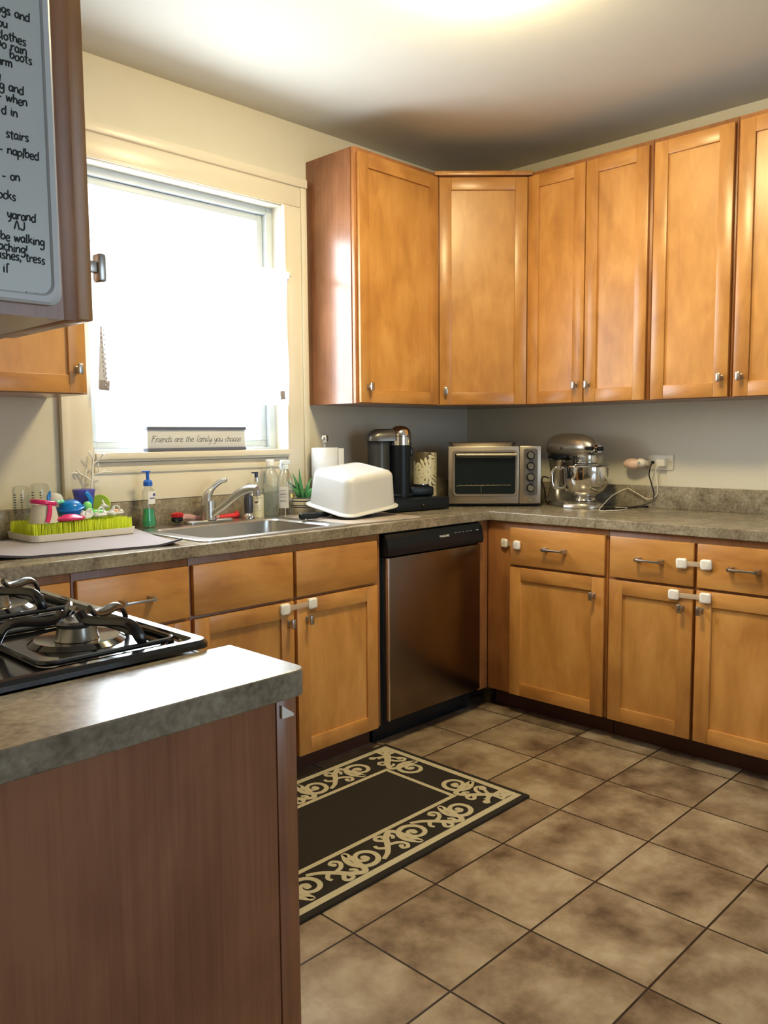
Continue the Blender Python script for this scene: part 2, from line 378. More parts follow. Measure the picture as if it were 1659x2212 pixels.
def catmull(pts, n=6):
    P = [Vector(p) for p in pts]
    if len(P) < 3: return P
    out = []
    for i in range(len(P) - 1):
        p0 = P[max(i - 1, 0)]; p1 = P[i]; p2 = P[i + 1]; p3 = P[min(i + 2, len(P) - 1)]
        for k in range(n):
            t = k / n
            out.append(0.5 * ((2 * p1) + (p2 - p0) * t + (2 * p0 - 5 * p1 + 4 * p2 - p3) * t * t + (3 * p1 - p0 - 3 * p2 + p3) * t ** 3))
    out.append(P[-1]); return out
def rrect(x0, y0, x1, y1, r, n=6):
    out = []
    for cx, cy, a0 in ((x1 - r, y0 + r, -90), (x1 - r, y1 - r, 0), (x0 + r, y1 - r, 90), (x0 + r, y0 + r, 180)):
        for k in range(n + 1):
            a = R(a0 + 90 * k / n); out.append((cx + r * math.cos(a), cy + r * math.sin(a)))
    return out
def loft(mb, loops, cap0=True, cap1=True):
    """loops: list of equal-length 3-D loops"""
    rs = [[mb.bm.verts.new(p) for p in L] for L in loops]
    n = len(rs[0])
    for A, B in zip(rs, rs[1:]):
        for k in range(n): mb.face([A[k], A[(k + 1) % n], B[(k + 1) % n], B[k]])
    if cap0: mb.face(rs[0][::-1])
    if cap1: mb.face(rs[-1])
    return mb
def at_z(poly, z): return [(x, y, z) for x, y in poly]
def text_mesh(body, size, name, m, parent, loc, rot, extrude=0.0004, align='CENTER'):
    c = bpy.data.curves.new(name, 'FONT'); c.body = body; c.size = size; c.extrude = extrude; c.align_x = align; c.align_y = 'CENTER'
    o = bpy.data.objects.new(name, c); COL.objects.link(o)
    dg = bpy.context.evaluated_depsgraph_get(); me = bpy.data.meshes.new_from_object(o.evaluated_get(dg))
    bpy.data.objects.remove(o); me.materials.clear(); me.materials.append(m)
    q = bpy.data.objects.new(name, me); COL.objects.link(q); q.parent = parent; q.location = loc; q.rotation_euler = rot
    return q
# single-stroke handwriting: x-height 1
GL = {
 'a': (1.0, [[(.78, .75), (.45, 1), (.1, .5), (.35, 0), (.76, .35)], [(.80, 1), (.79, .5), (.82, .1), (.98, .03)]]),
 'b': (.95, [[(.1, 2), (.1, .1)], [(.1, .6), (.5, 1), (.85, .6), (.6, .05), (.1, .1)]]),
 'c': (.85, [[(.8, .85), (.45, 1), (.1, .5), (.4, 0), (.85, .15)]]),
 'd': (1.0, [[(.8, .8), (.4, 1), (.1, .5), (.4, 0), (.8, .3)], [(.85, 2), (.82, .9), (.85, 0)]]),
 'e': (.9, [[(.12, .5), (.75, .6), (.65, .95), (.3, .95), (.1, .5), (.35, 0), (.85, .15)]]),
 'f': (.75, [[(.75, 1.8), (.5, 2), (.35, 1.5), (.35, -.1)], [(.05, 1), (.7, 1)]]),
 'g': (1.0, [[(.8, .85), (.45, 1), (.12, .6), (.4, .1), (.8, .5)], [(.85, 1), (.85, -.5), (.5, -1), (.1, -.7)]]),
 'h': (1.0, [[(.15, 2), (.15, 0)], [(.15, .6), (.5, 1), (.8, .7), (.85, 0)]]),
 'i': (.45, [[(.2, 1), (.2, .1), (.35, 0)], [(.2, 1.45), (.24, 1.5)]]),
 'j': (.5, [[(.3, 1), (.3, -.6), (0, -.9)], [(.3, 1.45), (.34, 1.5)]]),
 'k': (.9, [[(.12, 2), (.12, 0)], [(.75, 1), (.15, .45)], [(.3, .55), (.85, 0)]]),
 'l': (.5, [[(.2, 2), (.18, .2), (.4, 0)]]),
 'm': (1.4, [[(.1, 1), (.1, 0)], [(.1, .6), (.4, 1), (.6, .8), (.6, 0)], [(.6, .6), (.9, 1), (1.15, .8), (1.2, 0)]]),
 'n': (1.0, [[(.12, 1), (.12, 0)], [(.12, .6), (.5, 1), (.8, .75), (.85, 0)]]),
 'o': (.95, [[(.5, 1), (.12, .7), (.15, .2), (.5, 0), (.82, .35), (.78, .8), (.45, 1)]]),
 'p': (.95, [[(.1, 1), (.1, -1)], [(.1, .7), (.5, 1), (.85, .6), (.6, .1), (.1, .2)]]),
 'r': (.75, [[(.12, 1), (.12, 0)], [(.12, .55), (.4, .95), (.75, .9)]]),
 's': (.8, [[(.7, .9), (.35, 1), (.2, .7), (.6, .4), (.6, .08), (.1, .05)]]),
 't': (.75, [[(.35, 1.7), (.35, .2), (.65, 0)], [(.0, 1.1), (.7, 1.15)]]),
 'u': (1.0, [[(.12, 1), (.12, .3), (.4, 0), (.8, .4)], [(.82, 1), (.82, 0)]]),
 'v': (.9, [[(.08, 1), (.4, 0), (.8, 1)]]),
 'w': (1.3, [[(.08, 1), (.3, 0), (.6, .85), (.85, 0), (1.2, 1)]]),
 'y': (.95, [[(.1, 1), (.2, .3), (.5, .15), (.8, .9)], [(.85, 1), (.65, -.6), (.2, -1)]]),
 'A': (1.2, [[(.05, 0), (.55, 2), (1.05, 0)], [(.25, .7), (.9, .7)]]),
 'J': (1.1, [[(.8, 1.9), (.8, .3), (.4, 0), (.05, .3)], [(.2, 1.95), (1.1, 1.95)]]),
 'F': (1.2, [[(.25, 2), (.2, .9), (.1, -.1)], [(.0, 1.7), (.4, 2.05), (1.2, 1.9)], [(.1, 1), (.8, 1.05)]]),
 '/': (.5, [[(.3, 2), (.15, -.4)]]), '!': (.4, [[(.2, 1.8), (.2, .5)], [(.2, .1), (.22, .05)]]),
 '-': (.9, [[(.1, .55), (.75, .6)]]), ',': (.4, [[(.25, .15), (.1, -.5)]]), ' ': (.75, []),
}
def stroke_text(mb, txt, org, rv, uv, size, rad, right=False, slant=0.0, sp=1.0, join=False, wob=0.0, seg=5):
    org, rv, uv = Vector(org), Vector(rv), Vector(uv); nv = rv.cross(uv)
    W_ = sum(GL[c][0] for c in txt) * size * sp
    x = -W_ if right else 0.0
    for c in txt:
        wd, st = GL[c]; dy = random.uniform(-wob, wob) * size
        for pl in st:
            pl = [(a, 1 + (b - 1) * .62 if b > 1 else b * .7 if b < 0 else b) for a, b in pl]
            pts = catmull([(a, b, 0) for a, b in pl], 4)
            mb.tube([org + rv * (x + (q.x + q.y * slant) * size * sp) + uv * (q.y * size + dy) for q in pts], rad, seg=seg, flat=0.4, up=tuple(rv))
        if join and c != ' ':
            a = org + rv * (x + .85 * wd * size * sp) + uv * dy; b = org + rv * (x + (wd + .15) * size * sp) + uv * (dy + .35 * size)
            mb.tube([a, b], rad * .6, seg=4, flat=0.4)
        x += wd * size * sp

# ------------------------------------------------------------------ the room
CEILZ = 2.623
X0, Y0 = -5.6, -5.2
m = MB(); m.box(X0 - .2, Y0 - .2, -.1, .2, .2, 0); m.build('floor', TILE, kind='structure', smooth=0)
m = MB(); m.box(X0 - .2, Y0 - .2, CEILZ, .2, .2, CEILZ + .1); m.build('ceiling', CEIL, kind='structure', smooth=0)
WX0, WX1, WZ0, WZ1 = -2.205, -1.295, 1.177, 2.255
m = MB(); m.cells([X0, WX0, WX1, .15], [0, WZ0, WZ1, CEILZ], lambda i, j: not (i == 1 and j == 1), 0, .16, 'xz'); m.build('wall_back', WALL, kind='structure', smooth=0)
m = MB(); m.box(0, Y0, 0, .15, 0, CEILZ); m.build('wall_right', WALL, kind='structure', smooth=0)
m = MB(); m.box(-3.60, -1.955, 0, -3.481, 0, CEILZ); m.build('wall_left', WALL, kind='structure', smooth=0)
m = MB(); m.box(X0 - .12, Y0, 0, X0, .1, CEILZ); m.build('wall_far_left', WALL, kind='structure', smooth=0)
m = MB(); m.cells([X0, -2.6, -.8, .15], [0, .5, 2.35, CEILZ], lambda i, j: not (i == 1 and j == 1), Y0 - .15, Y0, 'xz'); m.build('wall_front', WALL, kind='structure', smooth=0)
# rear window the daylight comes through
m = MB()
for a, b, c, d in ((-2.6, .5, -.8, .56), (-2.6, 2.29, -.8, 2.35), (-2.6, .56, -2.54, 2.29), (-.86, .56, -.8, 2.29), (-1.73, .56, -1.67, 2.29)): m.box(a, Y0 - .12, b, c, Y0 - .05, d)
wf = m.build('window_2', VINYL, kind='structure')
m = MB(); m.box(-2.54, Y0 - .09, .56, -.86, Y0 - .085, 2.29); m.build('pane', GLASS, wf)

# sink window: frame, sash, pane, stool
win = bpy.data.objects.new('window_1', None); COL.objects.link(win); win['kind'] = 'structure'; win.location = (-1.75, 0, WZ0)
def wl(m, x0, y0, z0, x1, y1, z1, bev=0.002): m.box(x0 + 1.75, y0, z0 - WZ0, x1 + 1.75, y1, z1 - WZ0, bev)
m = MB()
wl(m, WX0, .06, WZ0, WX0 + .035, .155, WZ1); wl(m, WX1 - .035, .06, WZ0, WX1, .155, WZ1); wl(m, WX0 + .035, .06, WZ1 - .03, WX1 - .035, .155, WZ1); wl(m, WX0 + .035, .06, WZ0, WX1 - .035, .155, WZ0 + .035)
m.build('window_frame', VINYL, win)
m = MB(); a0, a1, b0, b1 = WX0 + .037, WX1 - .037, WZ0 + .037, WZ1 - .032
wl(m, a0, .085, b0, a0 + .03, .12, b1); wl(m, a1 - .03, .085, b0, a1, .12, b1); wl(m, a0 + .03, .085, b1 - .028, a1 - .03, .12, b1); wl(m, a0 + .03, .085, b0, a1 - .03, .12, b0 + .03)
wl(m, a0 + .001, .078, b0 + .031, a1 - .001, .085, b0 + .036)
m.build('sash', VINYL, win)
m = MB(); m.box(a0 + .03 + 1.75, .10, b0 + .03 - WZ0, a1 - .03 + 1.75, .104, b1 - .028 - WZ0); m.build('pane', GLASS, win)
m = MB(); wl(m, WX0 - .0, -.045, 1.178, WX1 + .0, .058, 1.203, .004); wl(m, WX0, -.032, 1.168, WX1, -.021, 1.178); m.build('window_sill', TRIM, win)
# casing round the window
m = MB()
m.box(WX0 - .115, -.022, 1.018, WX0, -.0005, WZ1 + .005, .002); m.box(WX1, -.022, 1.018, WX1 + .118, -.0005, WZ1 + .005, .002)
m.box(WX0 - .115, -.022, WZ1 + .006, WX1 + .118, -.0005, 2.352, .002)
m.box(WX0 - .118, -.034, 2.345, WX1 + .128, -.0005, 2.385, .006)
m.box(WX1 + .092, -.032, 1.018, WX1 + .122, -.0225, 2.344, .003); m.box(WX0 - .118, -.032, 1.018, WX0 - .095, -.0225, 2.344, .003)
m.box(WX1 - .001, -.026, 1.204, WX1 + .012, -.0225, WZ1, .0015)
m.box(WX0, -.026, WZ1 - .001, WX1, -.0225, WZ1 + .014, .0015)
m.build('trim_1', TRIM, kind='structure')
m = MB(); m.box(WX0 + .001, -.016, 1.018, WX1 - .001, -.0005, 1.166, .001); m.box(WX0 + .001, -.024, 1.125, WX1 - .001, -.0165, 1.150, .003); m.build('trim_2', TRIM, kind='structure')

# ------------------------------------------------------------------ hardware
def knob_mb(mb, x, z, y, s=1):
    mb.box(x - .006, y - .020, z - .007, x + .006, y, z + .007, .0015)
    mb.box(x - .009, y - .004, z - .010, x + .009, y, z + .010, .0015)
    mb.box(x - .0085, y - .031, z - .017, x + .0085, y - .020, z + .017, .003)
def pull_mb(mb, x, z, y, hw=.047):
    for s in (-1, 1):
        loft(mb, [[(x + s * hw + a * .011, y, z + b * .010) for a, b in ((-1, -1), (1, -1), (1, 1), (-1, 1))], [(x + s * hw + a * .006, y - .022, z + b * .006) for a, b in ((-1, -1), (1, -1), (1, 1), (-1, 1))], [(x + s * hw + a * .006, y - .030, z + b * .006) for a, b in ((-1, -1), (1, -1), (1, 1), (-1, 1))]])
    mb.box(x - hw, y - .031, z - .0045, x + hw, y - .024, z + .0045, .002)
def shaker_door(par, x0, x1, z0, z1, y, knob=None, name='door', st=.057):
    m = MB(); t = .02
    m.mi = 0
    m.box(x0, y - t, z0, x0 + st, y, z1, .0015); m.box(x1 - st, y - t, z0, x1, y, z1, .0015)
    m.mi = 1
    m.box(x0 + st, y - t, z0, x1 - st, y, z0 + st, .0015); m.box(x0 + st, y - t, z1 - st, x1 - st, y, z1, .0015)
    m.mi = 2
    m.box(x0 + st - .002, y - t + .010, z0 + st - .002, x1 - st + .002, y - t + .016, z1 - st + .002)
    d = m.build(name, [WV, WH, WP], par, recalc=False)
    if knob:
        k = MB(); knob_mb(k, knob[0], knob[1], y - t - .0002); k.build('knob', NICK, d)
    return d
def slab_drawer(par, x0, x1, z0, z1, y, pull=True, name='drawer'):
    m = MB(); m.box(x0, y - .02, z0, x1, y, z1, .0025)
    d = m.build(name, [WH], par)
    if pull:
        k = MB(); pull_mb(k, (x0 + x1) / 2, (z0 + z1) / 2, y - .0202); k.build('handle', NICK, d)
    return d
def carcass(par, w_, z0, z1, dep, base=True, back=.001):
    m = MB(); f_ = -(dep - .02)
    if base:
        m.box(.0006, f_, z0, .016, -back, z1); m.box(w_ - .016, f_, z0, w_ - .0006, -back, z1); m.box(.016, f_, z0, w_ - .016, -back, z0 + .016); m.box(.016, -.014, z0 + .016, w_ - .016, -back, z1)
    else: m.box(.0006, f_, z0, w_ - .0006, -back, z1)
    m.build('carcass', [WE], par, smooth=0)
    m = MB(); m.box(.0004, -dep, z0, w_ - .0004, -(dep - .0198), z1, .001); m.build('face_frame', [WF], par)
    if base:
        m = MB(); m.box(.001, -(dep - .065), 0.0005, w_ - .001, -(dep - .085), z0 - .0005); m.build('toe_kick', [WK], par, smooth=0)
DZ0, DZ1, RZ0, RZ1 = .092, .672, .683, .848
def base_cab(label, loc, rot, w_, fronts):
    t = thing('base_cabinet', label, 'cabinet', loc, rot, 'base cabinets')
    carcass(t, w_, .088, .873, .61)
    for f in fronts:
        if f[0] == 'D': shaker_door(t, f[1], f[2], DZ0, DZ1, -.6104, f[3])
        elif f[0] == 'R': slab_drawer(t, f[1], f[2], RZ0, RZ1, -.6104, f[3])
        elif f[0] == 'F': slab_drawer(t, f[1], f[2], RZ0, RZ1, -.6104, False, 'false_front')
    return t
# sink run (fronts face the room): local x = world x
base_cab('maple base cabinet in the left corner under the window, past the stove', (-2.842, 0, 0), 0, .260, [('R', .012, .250, False), ('D', .012, .250, None)])
base_cab('maple base cabinet with one drawer pull, left of the sink cabinet', (-2.581, 0, 0), 0, .387, [('R', .009, .379, True), ('D', .009, .379, (.345, .60))])
base_cab('wide maple sink base cabinet with two plain false fronts and two doors', (-2.193, 0, 0), 0, .874, [('F', .007, .418, 0), ('F', .433, .842, 0), ('D', .007, .418, (.395, .596)), ('D', .433, .842, (.479, .597))])
# right run: local x = world -y
RR = R(-90)
c1 = base_cab('maple base cabinet in the inner corner, with plain filler beside the dishwasher', (0, -.6105, 0), RR, .612, [('R', .137, .603, True), ('D', .137, .603, (.557, .596))])
m = MB(); m.box(-.0095, -.682, .088, -.0012, -.6115, .873, .001); m.build('filler_strip', [WF], c1)
base_cab('widest maple base cabinet at right with two drawers and two doors', (0, -1.2235, 0), RR, .735, [('R', .014, .360, True), ('R', .374, .721, True), ('D', .014, .360, (.320, .598)), ('D', .374, .721, (.394, .599))])
# short cabinet at the near end of the stove run
c2 = base_cab('dark-sided base cabinet in the foreground beside the stove', (-3.479, -1.940, 0), R(90), .172, [('R', .004, .168, False), ('D', .004, .168, None)])
m = MB(); m.box(-.0035, -.592, .0005, 0, -.001, .873); m.build('end_panel', [WE], c2, smooth=0)
m = MB(); m.box(-.006, -.6295, .0005, -.0002, -.5925, .873, .001); m.build('corner_stile', [WE], c2)

# upper cabinets
ZB, ZT = 1.399, 2.470
def upper(label, loc, rot, w_, dep, doors, end=None, z0=ZB, z1=ZT):
    t = thing('wall_cabinet', label, 'cabinet', loc, rot, 'wall cabinets')
    carcass(t, w_, z0 - loc[2], z1 - loc[2], dep, False)
    for d in doors: shaker_door(t, d[0], d[1], z0 + .003 - loc[2], z1 - .022 - loc[2], -dep - .0004, d[2] and (d[2][0], d[2][1] - loc[2]))
    if end is not None:
        m = MB()
        if end == 'L': m.box(-.003, -(dep - .02), z0 - loc[2], .0004, -.001, z1 - loc[2])
        else: m.box(w_ - .0004, -(dep - .02), z0 - loc[2], w_ + .003, -.001, z1 - loc[2])
        m.build('end_panel', [WE], t, smooth=0)
    return t
upper('maple wall cabinet right of the window, its side catching the daylight', (-1.145, 0, ZB), 0, .5345, .305, [(.012, .522, (.055, 1.470))], 'L')
upper('maple wall cabinet with two narrow doors on the right wall, above the stand mixer', (0, -.6105, ZB), RR, .6185, .305, [(.010, .3085, (.275, 1.478)), (.3145, .606, (.338, 1.478))])
upper('single door maple wall cabinet above the outlet, knob at lower right', (0, -1.2295, ZB), RR, .3465, .305, [(.013, .337, (.311, 1.477))])
upper('maple wall cabinet cut by the right picture edge, knob at lower left', (0, -1.5765, ZB), RR, .457, .305, [(.012, .445, (.040, 1.478))])
upper('maple wall cabinet left of the window, seen below the whiteboard cabinet', (-2.842, 0, ZB), 0, .484, .305, [(.012, .474, (.443, 1.477))])
wb = upper('tall wall cabinet at top left carrying the whiteboard on its side', (-3.479, -1.945, 1.394), R(90), .25, .3135, [(.006, .244, (.036, 1.467))], 'L', 1.394, 2.465)
# diagonal corner cabinet
t = thing('wall_cabinet', 'diagonal corner maple wall cabinet above the toaster oven', 'cabinet', (-.61, -.305, ZB), R(-45), 'wall cabinets')
def dl(x, y):  # world -> local of the diagonal cabinet
    dx, dy = x + .61, y + .305; c, s = math.cos(R(45)), math.sin(R(45)); return (dx * c - dy * s, dx * s + dy * c)
H = ZT - ZB
poly = [dl(-.6095, -.002), dl(-.6095, -.29), dl(-.29, -.6095), dl(-.002, -.6095), dl(-.002, -.002)]
m = MB(); m.prism(poly, 0, H); m.build('carcass', [WE], t, smooth=0)
m = MB(); m.box(.001, -.0005, 0, .4303, .0105, H, .001); m.build('face_frame', [WF], t)
m = MB(); m.box(-.012, -.030, H - .015, .443, -.0007, H + .004, .002); m.build('top_moulding', [WV], t)
shaker_door(t, .010, .421, .003, H - .022, -.0009, (.038, .067))

# ------------------------------------------------------------------ countertops
SX0, SX1, SY0, SY1 = -2.085, -1.475, -.575, -.085       # sink cut-out
def slab_edge(o): pass
m = MB()
xs = [-3.479, -2.842, SX0, SX1, -.635, -.0005]; ys = [-1.965, -1.0, -.635, SY0, SY1, -.0005]
def ins(i, j):
    if j == 0: return i == 4
    if j == 1: return i in (0, 4)
    return not (i == 2 and j == 3)
m.cells(xs, ys, ins, .874, .914)
ct = m.build('countertop', LAM, bev=.003, smooth=0, label='long stone-look laminate countertop wrapping the corner with the sink in it', category='countertop')
m = MB(); m.box(-3.478, -.020, .9142, -.021, -.0007, 1.016, .002); m.build('backsplash', LAM, ct)
m = MB(); m.box(-.020, -1.965, .9142, -.0007, -.0008, 1.016, .002); m.build('backsplash', LAM, ct)
m = MB(); m.box(-3.479, -.995, .9142, -3.459, -.021, 1.016, .002); m.build('backsplash', LAM, ct)
pl = [(-3.479, -1.968)] + [(-2.842 - .022 + .022 * math.cos(R(a)), -1.968 + .022 + .022 * math.sin(R(a))) for a in range(-90, 1, 15)] + [(-2.842, -1.768), (-3.479, -1.768)]
m = MB(); m.prism(pl, .874, .914)
m.build('countertop', LAM, smooth=30, bev=.002, label='short laminate countertop piece in the foreground beside the stove, bright with window glare', category='countertop')

# ------------------------------------------------------------------ dishwasher
t = thing('dishwasher', 'stainless dishwasher with black control strip under the counter', 'dishwasher', (-1.316, 0, 0))
m = MB(); m.box(.002, -.600, .10, .620, -.02, .872); m.build('body', BLACKP, t, smooth=0)
m = MB(); m.box(.030, -.634, .105, .618, -.601, .772, .004); m.build('door', mat('dark_brushed_steel', (0.20, 0.155, 0.12), 0.27, metal=1.0, var=0.05, aniso=(60, 60, 1)), t)
m = MB(); m.box(.019, -.636, .105, .0285, -.601, .772, .002); m.build('edge_trim', mat('bright_steel_trim', (.75, .72, .68), .25, metal=1.0), t, label='bright edge strip')
m = MB()
pr = [(-.602, .777), (-.645, .779), (-.650, .800), (-.640, .850), (-.628, .868), (-.602, .868)]
loft(m, [[(x, y, z) for y, z in pr] for x in (.010, .022, .610, .624)])
cp = m.build('control_panel', BLACKP, t, bev=.002)
text_mesh('FRIGIDAIRE', .0125, 'logo_lettering', WHITEP, cp, (.355, -.6465, .832), (R(79), 0, 0))
for i, x in enumerate((.425, .450, .475, .505, .530, .575)):
    m = MB(); m.box(x, -.6440, .8375, x + .016, -.6428, .8405); m.build('button_marking', LOCKP if i == 5 else INKG, cp)
m = MB(); m.box(.004, -.555, .0005, .618, -.535, .099); m.build('toe_panel', BLACKP, t, smooth=0)

# ------------------------------------------------------------------ child safety locks
def lock(label, A, B, n, up=(0, 0, 1)):
    """A, B: pad centres on the surfaces; n: outward normal"""
    A, B, n = Vector(A), Vector(B), Vector(n); r = (B - A).normalized(); u = Vector(up); u = (u - r * u.dot(r)).normalized()
    t = thing('cabinet_lock', label, 'child lock', tuple(A), 0, 'child safety locks')
    def F(P): return Matrix.Translation(P - A) @ Matrix((( r.x, u.x, n.x, 0), (r.y, u.y, n.y, 0), (r.z, u.z, n.z, 0), (0, 0, 0, 1)))
    for P in (A, B):
        m = MB(); loft(m, [[tuple(F(P) @ Vector((x, y, 0.0003))) for x, y in rrect(-.0205, -.0195, .0205, .0195, .009)], [tuple(F(P) @ Vector((x, y, .009))) for x, y in rrect(-.0205, -.0195, .0205, .0195, .009)], [tuple(F(P) @ Vector((x, y, .013))) for x, y in rrect(-.015, -.015, .015, .015, .007)]])
        m.build('pad', LOCKP, t)
    m = MB(); L = (B - A).length; m.box(.0185, -.0095, .0045, L - .0185, .0095, .0065, .0008, M=F(A)); m.build('strap', STRAP, t)
    return t
LX = -.6312
lock('white child lock joining the inner-corner drawer to the plain filler', (-.6112, -.706, .773), (LX, -.788, .773), (-1, 0, 0))
lock('white child lock joining the two drawers at right', (LX, -1.540, .769), (LX, -1.634, .773), (-1, 0, 0))
lock('white child lock joining the two right cabinet doors, just below the drawers', (LX, -1.512, .646), (LX, -1.634, .648), (-1, 0, 0))
lock('white child lock joining the two doors under the sink', (-1.820, LX, .650), (-1.693, LX, .653), (0, -1, 0))
t = thing('cabinet_lock', 'small white lock anchor at the top of the foreground cabinet corner', 'child lock', (-2.8675, -1.9465, .850), 0, 'child safety locks')
m = MB(); loft(m, [[(-.012, y, -.010) for y in (0, -.004)] + [(-.012, y, .010) for y in (-.004, 0)], [(.010, y, -.010) for y in (0, -.004)] + [(.010, y, -.006) for y in (-.004, 0)]]); m.build('pad', LOCKP, t)

# ------------------------------------------------------------------ sink, faucet, sprayer
t = thing('kitchen_sink', 'stainless steel drop-in sink under the window', 'sink', (-1.78, -.33, .914))
m = MB()
def lp(x0, y0, x1, y1, r, z): return [(x + 1.78, y + .33, z - .914) for x, y in rrect(x0, y0, x1, y1, r)]
loft(m, [lp(-2.125, -.603, -1.455, -.055, .03, .9145), lp(-2.125, -.603, -1.455, -.055, .03, .918), lp(-2.121, -.599, -1.459, -.059, .03, .9205), lp(-2.109, -.588, -1.470, -.070, .03, .9195), lp(-2.07, -.558, -1.500, -.165, .055, .9185), lp(-2.064, -.552, -1.506, -.171, .05, .912), lp(-2.055, -.545, -1.515, -.18, .05, .80), lp(-2.03, -.52, -1.54, -.205, .05, .765), lp(-1.80, -.38, -1.76, -.34, .015, .760)], False, True)
m.build('basin', SINKM, t)
m = MB(); m.lathe([(.0, .001), (.030, .001), (.040, .004), (.042, .001)], (0, -.03, -.154)); m.build('drain', CHROME, t)
t = thing('faucet', 'single lever brushed steel faucet behind the sink', 'faucet', (-1.765, -.095, .9197))
m = MB(); loft(m, [at_z(rrect(-.11, -.026, .11, .026, .025), z) for z in (0.0004, .006)] + [at_z(rrect(-.105, -.021, .105, .021, .02), .010)]); m.build('base_plate', NICK, t)
m = MB(); m.lathe([(0, .010), (.030, .010), (.028, .016), (.0265, .03), (.0265, .075), (.025, .085), (0, .088)]); m.build('body', NICK, t)
sp = catmull([(.0, -.012, .025), (.03, -.055, .062), (.055, -.11, .108), (.07, -.150, .130), (.078, -.185, .137), (.083, -.21, .136)], 6)
m = MB(); m.tube(sp, [.013 + .004 * math.sin(PI * i / len(sp)) for i in range(len(sp))], 12); m.lathe([(0, 0), (.014, 0), (.015, .006), (.015, .024), (0, .026)], (.084, -.205, .108)); m.build('spout', NICK, t)
hd = catmull([(-.006, .004, .070), (-.004, .002, .105), (.018, -.004, .135), (.045, -.012, .158), (.066, -.020, .166)], 6)
m = MB(); m.tube(hd, [.0265 - .0165 * min(1, i / 12) for i in range(len(hd))], 12); m.ell((.066, -.020, .166), .0105, .0105, .0105, 12, 8); m.build('lever', NICK, t)
t = thing('side_sprayer', 'dark handheld side sprayer standing right of the faucet', 'sprayer', (-1.578, -.105, .9197))
m = MB(); m.lathe([(0, .0004), (.024, .0004), (.023, .010), (.018, .018), (.015, .022), (0, .022)]); m.build('base', CHROME, t)
m = MB(); m.lathe([(0, .022), (.0155, .022), (.0185, .04), (.0185, .085), (.014, .105), (.012, .112), (0, .114)]); m.build('grip', mat('dark_metallic_grip', (.10, .10, .12), .3, metal=.7), t)
m = MB(); m.ell((.008, -.012, .108), .0165, .0165, .0165, 16, 10); m.build('nozzle', CHROME, t)

# ------------------------------------------------------------------ stove with grates
t = thing('gas_stove', 'black gas stove set between counter pieces at left', 'stove', (-3.16, -1.382, 0))
m = MB(); m.box(-.315, -.376, .10, .270, .376, .905, .003); m.build('body', BLACKP, t)
m = MB(); m.box(-.29, -.36, .0005, .20, .36, .099); m.build('plinth', BLACKP, t)
m = MB(); m.box(.271, -.372, .22, .300, .372, .78, .004)
od = m.build('oven_door', BLACKG, t)
m = MB(); m.tube([(.300, -.30, .74), (.335, -.30, .74), (.335, .30, .74), (.300, .30, .74)], .009, 10); m.build('handle', NICK, od)
m = MB()
loft(m, [at_z(rrect(-.318, -.3835, .286, .3835, .022), .9165), at_z(rrect(-.318, -.3835, .286, .3835, .022), .924), at_z(rrect(-.313, -.379, .281, .379, .02), .930), at_z(rrect(-.303, -.366, .266, .366, .02), .930), at_z(rrect(-.298, -.361, .261, .361, .02), .9215), at_z(rrect(-.285, -.345, .246, .345, .02), .9195)], True, True)
# pressed ridge running round each pair of burners
for yc in (-.19, .19):
    m.tube([(x, y, .920) for x, y in rrect(-.27, yc - .155, .235, yc + .155, .03, 4)], .004, 6, closed=True)
m.build('cooktop', BLACKG, t)
m = MB(); m.box(.271, -.37, .80, .284, .37, .903, .004); fp = m.build('control_panel', BLACKP, t)
for y in (-.28, -.15, .15, .28):
    k = MB(); k.lathe([(0, 0), (.02, 0), (.018, .022), (0, .024)], M=Matrix.Translation((.2845, y, .85)) @ Matrix.Rotation(R(90), 4, 'Y')); k.build('knob', BLACKP, fp)
BUR = [(.145, -.195), (.150, .190), (-.145, -.195), (-.145, .190)]
for bx, by in BUR:
    m = MB(); m.lathe([(.0, .9200), (.078, .9200), (.068, .927), (.045, .924), (0, .924)], (bx, by, 0), 40); m.build('drip_bowl', BLACKG, t)
    m = MB(); m.lathe([(0, .9245), (.036, .9245), (.034, .928), (.031, .946), (.034, .950), (0, .950)], (bx, by, 0), 32)
    b = m.build('burner', mat('burner_alloy', (.30, .28, .25), .25, metal=.8) if 'burner_alloy' not in bpy.data.materials else bpy.data.materials['burner_alloy'], t)
    m = MB(); m.lathe([(0, .9502), (.037, .9502), (.040, .954), (.037, .958), (0, .960)], (bx, by, 0), 32); m.build('burner_cap', mat('grey_cap', (.13, .13, .13), .18, metal=.5) if 'grey_cap' not in bpy.data.materials else bpy.data.materials['grey_cap'], b)
def make_grate():
    g = thing('burner_grate', '', 'grate', (0, 0, 0), 0, 'stove burner grates')
    m = MB(); m.tube([(x, y, .0045) for x, y in rrect(-.112, -.125, .112, .125, .022, 5)], .0045, 8, closed=True); m.build('ring', IRON, g)
    for k, (dx, dy, off) in enumerate(((1, 0, .018), (0, 1, -.02), (-1, 0, -.018), (0, -1, .02))):
        L = .112 if dx else .125
        q = Vector((-dy, dx, 0)); d = Vector((dx, dy, 0))
        pts = [d * L + q * off * 2.6 + Vector((0, 0, .005)), d * (L - .002) + q * off * 2.3 + Vector((0, 0, .020)), d * (L - .012) + q * off * 2 + Vector((0, 0, .036)), d * (L - .030) + q * off * 1.5 + Vector((0, 0, .041)), d * .055 + q * off * .6 + Vector((0, 0, .039)), d * .034 + Vector((0, 0, .041)), d * .022 - q * .004 + Vector((0, 0, .052))]
        pp = catmull([tuple(p) for p in pts], 5)
        m = MB(); m.tube(pp, [.0095 if i > 4 else .0095 * (.65 + i * .08) for i in range(len(pp))], 10, flat=.5, up=(0, 0, 1)); m.build('prong', IRON, g)
    return g
